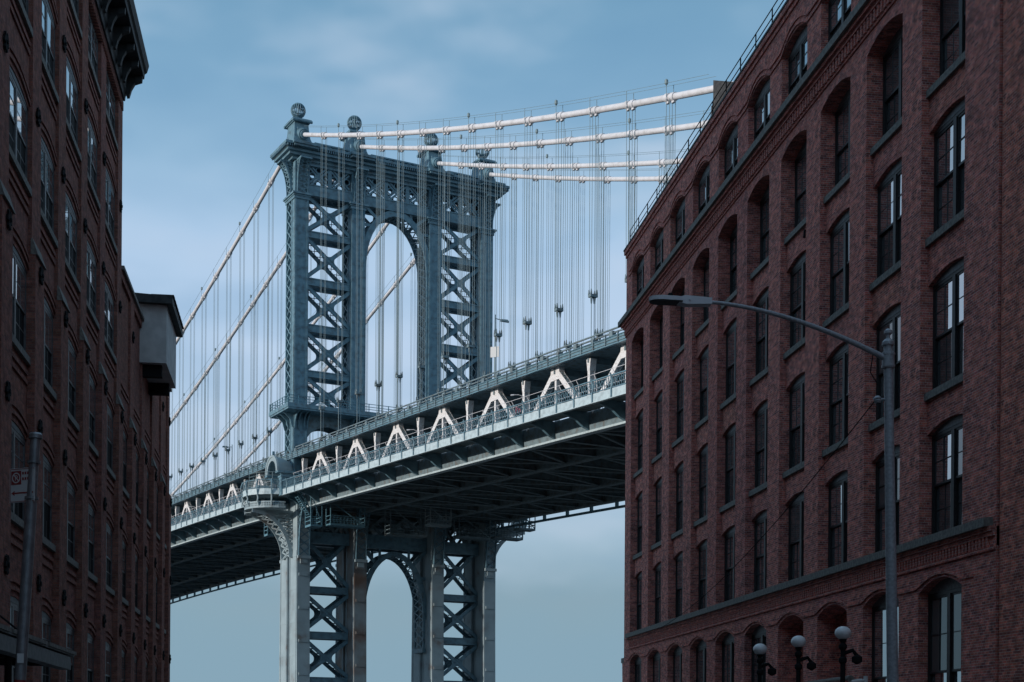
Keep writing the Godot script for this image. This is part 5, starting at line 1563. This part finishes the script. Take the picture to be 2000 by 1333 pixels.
func bridge_lamps() -> void:
	var specs := [[-0.2, 60.0, 1.0, "tall lamp post with white back plate on upper roadway beside the tower", true], [20.0, 9.0, -1.0, "lamp post on upper roadway in front of the arch leg, head turned to the water", false], [3.0, -38.0, -1.0, "small lamp post on upper roadway beyond the domed hood", false]]
	for sp in specs:
		var t := thing("bridge_lamp", sp[3], "lamp post", "lamp posts on the bridge", BX)
		var s: float = sp[1]; var c: float = sp[0]; var e: float = sp[2]
		var b := hb(s) + 5.2
		var mb := MB.new()
		mb.tube([Vector3(c, b, s), Vector3(c, b + 7.6, s)], 0.11, 8, 0.07)
		part(t, "post", mb, M.rope)
		mb = MB.new()
		mb.tube([Vector3(c, b + 7.2, s), Vector3(c + e * 0.7, b + 7.15, s)], 0.05, 6)
		part(t, "arm", mb, M.rope)
		mb = MB.new()
		mb.hexa(Vector3(c + e * 1.15 - 0.5, b + 7.0, s + 0.16), Vector3(c + e * 1.15 + 0.5, b + 7.0, s + 0.16), Vector3(c + e * 1.15 + 0.5, b + 7.0, s - 0.16), Vector3(c + e * 1.15 - 0.5, b + 7.0, s - 0.16),
			Vector3(c + e * 1.15 - 0.45, b + 7.22, s + 0.1), Vector3(c + e * 1.15 + 0.3, b + 7.26, s + 0.1), Vector3(c + e * 1.15 + 0.3, b + 7.26, s - 0.1), Vector3(c + e * 1.15 - 0.45, b + 7.22, s - 0.1))
		part(t, "lamp_head", mb, M.rope)
		if sp[4]:
			mb = MB.new()
			mb.bar(Vector3(c - 0.08, b + 3.1, s + 0.1), Vector3(c - 0.08, b + 4.2, s + 0.1), 0.95, 0.04, Vector3(-0.75, 0, 0.66))
			part(t, "back_plate", mb, M.white)
	# walkway lamps that hang between the trusses
	var k := 0
	for s in [15.5, 41.2, 66.4, -22.0, -47.0]:
		var t := thing("walkway_lamp", ["curved arm lamp on the white truss post next to the domed hood", "curved arm lamp on a white truss post under the gallery", "curved arm lamp on the white truss post towards the red warehouse", "curved arm lamp on the truss post just past the round balcony", "curved arm lamp on the truss post furthest along the main span"][k], "lamp", "lamps on the truss posts", BX)
		k += 1
		var y := hb(s) + 3.2
		var mb := MB.new()
		mb.tube([Vector3(-0.3, y - 0.3, s), Vector3(-0.45, y, s), Vector3(-0.8, y + 0.12, s - 0.15), Vector3(-1.2, y + 0.1, s - 0.35)], 0.035, 6)
		part(t, "arm", mb, M.cable)
		mb = MB.new(); mb.tube([Vector3(-1.15, y + 0.1, s - 0.33), Vector3(-1.5, y + 0.05, s - 0.5)], 0.06, 8, 0.09)
		part(t, "lamp_head", mb, M.cable)

# ------------------------------------------------------------------ street furniture
func street_lamp() -> void:
	var t := thing("street_lamp", "grey steel street lamp with long curved arm and flat luminaire before the red warehouse", "street lamp", "", Transform3D(Basis(), Vector3(10.64, -0.09, -26.4)))
	var mb := MB.new()
	# the shaft stands a little out of plumb
	var top := Vector3(0.10, 9.25, 0.0); var foot := Vector3(0.30, 0, 0)
	mb.tube([foot, foot.lerp(top, 0.5), top], 0.125, 8, 0.085)
	part(t, "shaft", mb, M.pole)
	mb = MB.new(); mb.lathe([[0.26, 0.0], [0.26, 0.5], [0.2, 0.62], [0.17, 0.7]], foot, 8)
	part(t, "base", mb, M.pole)
	mb = MB.new(); mb.lathe([[0.098, 0.0], [0.115, 0.02], [0.115, 0.07], [0.06, 0.13], [0.035, 0.14], [0.035, 0.2], [0.075, 0.23], [0.075, 0.28], [0.03, 0.32], [0.0, 0.33]], top + Vector3(0, -0.05, 0), 12)
	part(t, "cap", mb, M.pole)
	var att := foot.lerp(top, 0.965)
	mb = MB.new()
	var pts := []
	for i in 13:
		var f := i / 12.0
		var x := -3.5 * f
		var y := 0.02 + 1.0 * (1.0 - pow(1.0 - f, 1.75))
		pts.append(att + Vector3(x, y * 0.9, 0.05 * f))
	mb.tube(pts, 0.055, 10, 0.034)
	part(t, "arm", mb, M.pole)
	mb = MB.new(); mb.tube([att + Vector3(0, -0.14, 0), att + Vector3(0, 0.16, 0)], 0.115, 10)
	for e in [-0.1, 0.12]: mb.tube([att + Vector3(0, e - 0.02, 0), att + Vector3(0, e + 0.02, 0)], 0.125, 10)
	part(t, "arm_clamp", mb, M.pole)
	var tip: Vector3 = pts[12]
	mb = MB.new()
	# luminaire: a wedge shaped gear box, then the flat optic
	var prof := PackedVector2Array([Vector2(0.06, -0.06), Vector2(0.06, 0.055), Vector2(-0.44, 0.075), Vector2(-0.52, 0.05), Vector2(-0.58, 0.03), Vector2(-0.58, -0.05), Vector2(-0.42, -0.085)])
	mb.prism(prof, tip + Vector3(0, 0.0, -0.11), Vector3(1, 0, 0), Vector3.UP, Vector3(0, 0, 0.22))
	mb.tube([tip + Vector3(-0.36, 0.0, 0.1), tip + Vector3(-0.36, 0.0, 0.13)], 0.02, 8)
	var lum := part(t, "luminaire", mb, M.luminaire)
	mb = MB.new()
	var op := PackedVector2Array()
	for i in 13:
		var a := PI * i / 12.0 + PI / 2
		op.append(Vector2(-0.86 + cos(a) * 0.24, sin(a) * 0.17))
	op.append(Vector2(-0.5, -0.15)); op.append(Vector2(-0.5, 0.15))
	mb.prism(op, tip + Vector3(0, -0.035, 0), Vector3(1, 0, 0), Vector3(0, 0, 1), Vector3(0, 0.075, 0))
	part(lum, "optic_housing", mb, M.luminaire)
	mb = MB.new(); mb.prism(op, tip + Vector3(-0.01, -0.055, 0), Vector3(0.98, 0, 0), Vector3(0, 0, 0.92), Vector3(0, 0.02, 0))
	part(lum, "lens", mb, M.frame)
	mb = MB.new(); mb.lathe([[0.05, 0.0], [0.05, 0.07], [0.035, 0.09], [0.0, 0.09]], tip + Vector3(-0.7, 0.04, 0), 10)
	part(lum, "photocell", mb, M.black)
	# bracket with insulator, and the service wire that runs across to the far corner
	var at := foot.lerp(top, 0.885)
	mb = MB.new()
	mb.tube([at, at + Vector3(-0.3, 0.02, 0)], 0.03, 6)
	mb.lathe([[0.05, -0.06], [0.07, -0.02], [0.05, 0.0], [0.07, 0.03], [0.04, 0.07]], at + Vector3(-0.22, 0.0, 0), 10)
	part(t, "insulator", mb, M.pole)
	var w := thing("service_wire", "thin black service wire sagging from the lamp shaft along the red facade", "wire")
	mb = MB.new()
	var a := Vector3(10.64, -0.09, -26.4) + at + Vector3(-0.24, 0.02, 0); var b := Vector3(16.3, 6.9, -75.0)
	var wp := []
	for i in 17:
		var f := i / 16.0
		wp.append(a.lerp(b, f) + Vector3(0, -1.1 * 4.0 * f * (1.0 - f), 0))
	mb.tube(wp, 0.011, 5)
	part(w, "span", mb, M.black)
	mb = MB.new()
	var d0 := Vector3(10.64, -0.09, -26.4) + att + Vector3(-0.3, 0.12, 0)
	mb.tube([d0, d0 + Vector3(-0.05, -0.35, 0), a + Vector3(0.0, 0.3, 0), a], 0.011, 5)
	part(w, "drop", mb, M.black)

func globe_lamps() -> void:
	var sp := [[12.9, 41.0, "globe lamp on a dark post, smallest of the three beside the entrance"], [12.9, 37.66, "globe lamp on a dark post, middle one of the three beside the entrance"], [12.9, 34.4, "globe lamp on a dark post, largest of the three next to the street lamp shaft"]]
	for g in sp:
		var x: float = g[0]; var u: float = g[1]
		var t := thing("globe_lamp", g[2], "lamp", "globe lamps by the entrance", Transform3D(Basis(), Vector3(x, 0, -u)))
		var y := EYE + 2.64
		var mb := MB.new()
		var prof := []
		for i in 13:
			var a := -PI / 2 + PI * i / 12.0
			prof.append([maxf(0.001, cos(a) * 0.2), y + sin(a) * 0.165])
		mb.lathe(prof, Vector3.ZERO, 20)
		part(t, "globe", mb, M.globe)
		mb = MB.new()
		mb.lathe([[0.06, 0.0], [0.16, 0.1], [0.13, 0.5], [0.075, 0.7], [0.06, y - 0.75], [0.1, y - 0.7], [0.1, y - 0.62], [0.06, y - 0.58], [0.055, y - 0.42], [0.1, y - 0.36], [0.1, y - 0.3], [0.05, y - 0.24], [0.1, y - 0.155], [0.06, y - 0.14]], Vector3.ZERO, 12)
		part(t, "post", mb, M.black)
		mb = MB.new()
		mb.tube([Vector3(0, y - 0.5, 0), Vector3(0.25, y - 0.42, 0), Vector3(0.36, y - 0.55, 0)], 0.05, 8)
		mb.lathe([[0.02, y - 0.76], [0.13, y - 0.7], [0.13, y - 0.58], [0.02, y - 0.5]], Vector3(0.36, 0, 0), 10)
		part(t, "side_light", mb, M.black)
	# curved stone rail of the entrance stair
	for q in [[41.9, 37.9, 1.42], [37.5, 34.3, 1.47]]:
		var t := thing("stair_wall", "dark stair wall with pale rounded coping under the " + ("smallest" if q[0] > 40.0 else "largest") + " globe lamp", "wall", "stair walls at the entrance")
		var mb := MB.new(); mb.box(Vector3(12.95, 0, -q[0]), Vector3(13.2, EYE + q[2], -q[1]))
		part(t, "wall", mb, M.brick)
		mb = MB.new(); mb.tube([Vector3(13.07, EYE + q[2] + 0.02, -q[0]), Vector3(13.07, EYE + q[2] + 0.05, -q[1])], 0.09, 10)
		part(t, "coping", mb, M.stone)
	var cm := thing("security_camera", "small white security camera on bracket beside the largest globe lamp", "camera", "", Transform3D(Basis(), Vector3(13.05, EYE + 1.42, -33.9)))
	var mb := MB.new(); mb.tube([Vector3(-0.12, 0.0, 0.02), Vector3(0.14, 0.04, 0)], 0.055, 10)
	part(cm, "housing", mb, M.white)
	mb = MB.new(); mb.tube([Vector3(0.1, 0.03, 0), Vector3(0.22, 0.06, 0), Vector3(0.24, 0.12, 0)], 0.03, 8)
	part(cm, "bracket", mb, M.white)
	mb = MB.new(); mb.tube([Vector3(0.24, -0.02, 0), Vector3(0.24, 0.16, 0)], 0.055, 10)
	part(cm, "back_plate", mb, M.white)
	mb = MB.new(); mb.tube([Vector3(0.24, 0.02, 0), Vector3(0.24, -3.12, 0)], 0.04, 8)
	part(cm, "stand", mb, M.black)

func sign_post() -> void:
	var base := Vector3(-2.78, 0, -14.5)
	var t := thing("sign_post", "leaning grey tube post carrying the parking sign beside the brown warehouse", "post", "", Transform3D(Basis(), base))
	var foot := Vector3(-0.03, 0, 0); var top := Vector3(0.215, 4.55, 0)
	var mb := MB.new(); mb.tube([foot, top.lerp(foot, 0.14)], 0.053, 14)
	part(t, "tube", mb, M.galv)
	mb = MB.new(); mb.tube([top.lerp(foot, 0.14), top], 0.046, 14)
	part(t, "upper_tube", mb, M.galv)
	mb = MB.new(); mb.lathe([[0.056, -0.03], [0.064, -0.025], [0.064, 0.01], [0.05, 0.028], [0.0, 0.036]], top, 14)
	part(t, "cap", mb, M.galv)
	mb = MB.new()
	for f in [0.055, 0.13]:
		var p := top.lerp(foot, f)
		mb.tube([p - Vector3(0, 0.012, 0), p + Vector3(0, 0.012, 0)], 0.064, 14)
	part(t, "strap", mb, M.galv)
	mb = MB.new()
	var st := foot.lerp(top, 0.535)
	mb.box(st + Vector3(-0.03, -0.045, 0.05), st + Vector3(0.03, 0.045, 0.057))
	part(t, "sticker", mb, M.white)
	mb = MB.new(); mb.tube([foot.lerp(top, 0.28), foot.lerp(top, 0.49)], 0.0545, 14)
	part(t, "poster_scrap", mb, M.red)
	# the sign, turned away from the eye
	var sg := thing("parking_sign", "white and red no parking sign with arrow on the leaning post", "sign", "", Transform3D(Basis(Vector3.UP, deg_to_rad(-32.0)), base + Vector3(0.165, 4.13, 0.02)))
	var q := func(called: String, mat: Material, x0: float, y0: float, x1: float, y1: float, z: float) -> void:
		box_part(sg, called, mat, Vector3(x0, y0, z), Vector3(x1, y1, z + 0.0016))
	mb = MB.new(); mb.box(Vector3(-0.235, -0.21, 0.0), Vector3(0.07, 0.115, 0.004))
	part(sg, "plate", mb, M.white)
	q.call("border", M.red, -0.228, 0.104, 0.063, 0.109, 0.0045); q.call("border", M.red, -0.228, -0.204, 0.063, -0.199, 0.0045); q.call("border", M.red, -0.228, -0.199, -0.223, 0.104, 0.0045)
	q.call("red_field", M.red, -0.217, -0.04, -0.095, 0.09, 0.0045)
	var ring := MB.new()
	var rp := []
	for j in 21: rp.append(Vector3(-0.156 + cos(TAU * j / 20) * 0.045, 0.025 + sin(TAU * j / 20) * 0.045, 0.0062))
	for j in 20: ring.bar(rp[j], rp[j + 1], 0.011, 0.0016, Vector3(0, 0, 1))
	ring.bar(Vector3(-0.188, 0.057, 0.0066), Vector3(-0.124, -0.007, 0.0066), 0.009, 0.0012, Vector3(0, 0, 1))
	part(sg, "ring", ring, M.white)
	var tm := TextMesh.new(); tm.text = "P"; tm.font_size = 32; tm.pixel_size = 0.0021; tm.depth = 0.0015
	var sf := SystemFont.new(); sf.font_names = PackedStringArray(["Droid Sans"]); tm.font = sf
	part(sg, "letter", tm, M.white, Vector3(-0.156, 0.022, 0.0066))
	for k in 2:
		for i in 4: q.call("letter_stroke", M.red, -0.083 + i * 0.03, 0.052 - k * 0.052, -0.063 + i * 0.03, 0.078 - k * 0.052, 0.0045)
	var ar := MB.new()
	ar.box(Vector3(-0.18, -0.128, 0.0045), Vector3(0.05, -0.114, 0.006))
	ar.prism(PackedVector2Array([Vector2(-0.215, -0.121), Vector2(-0.175, -0.145), Vector2(-0.175, -0.097)]), Vector3(0, 0, 0.0045), Vector3(1, 0, 0), Vector3.UP, Vector3(0, 0, 0.0016))
	part(sg, "arrow", ar, M.red)

func loading_canopy() -> void:
	var t := thing("loading_canopy", "flat pale edged loading canopy on rods below the parking sign", "canopy")
	var y := EYE + 1.78
	# roof sheet with pale edge, box beam under it
	var mb := MB.new(); mb.box(Vector3(-7.3, y - 0.05, -12), Vector3(-5.0, y + 0.03, -33.1))
	part(t, "roof_sheet", mb, M.panel)
	for i in 6:
		var z0 := -12.0 - i * 3.55; var z1 := z0 - 3.3
		if i == 5: z1 = -33.1
		box_part(t, "edge_strip", M.stone, Vector3(-5.0, y - 0.02, z0), Vector3(-4.96, y + 0.055, z1))
	box_part(t, "edge_beam", M.panel, Vector3(-5.25, y - 0.36, -12), Vector3(-5.0, y - 0.09, -32.6))
	for i in 7: box_part(t, "cross_beam", M.frame, Vector3(-7.2, y - 0.3, -13.5 - i * 3.1), Vector3(-5.25, y - 0.06, -13.7 - i * 3.1))
	for z in [-16.0, -24.0, -30.2]:
		mb = MB.new(); mb.tube([Vector3(-5.3, y + 0.03, z), Vector3(-7.1, y + 1.5, z + 0.4)], 0.02, 6)
		part(t, "tie_rod", mb, M.black)
	for z in [-14.0, -22.0, -29.0]:
		mb = MB.new(); mb.tube([Vector3(-5.6, -0.1, z), Vector3(-5.6, y - 0.3, z)], 0.07, 8)
		part(t, "column", mb, M.frame)
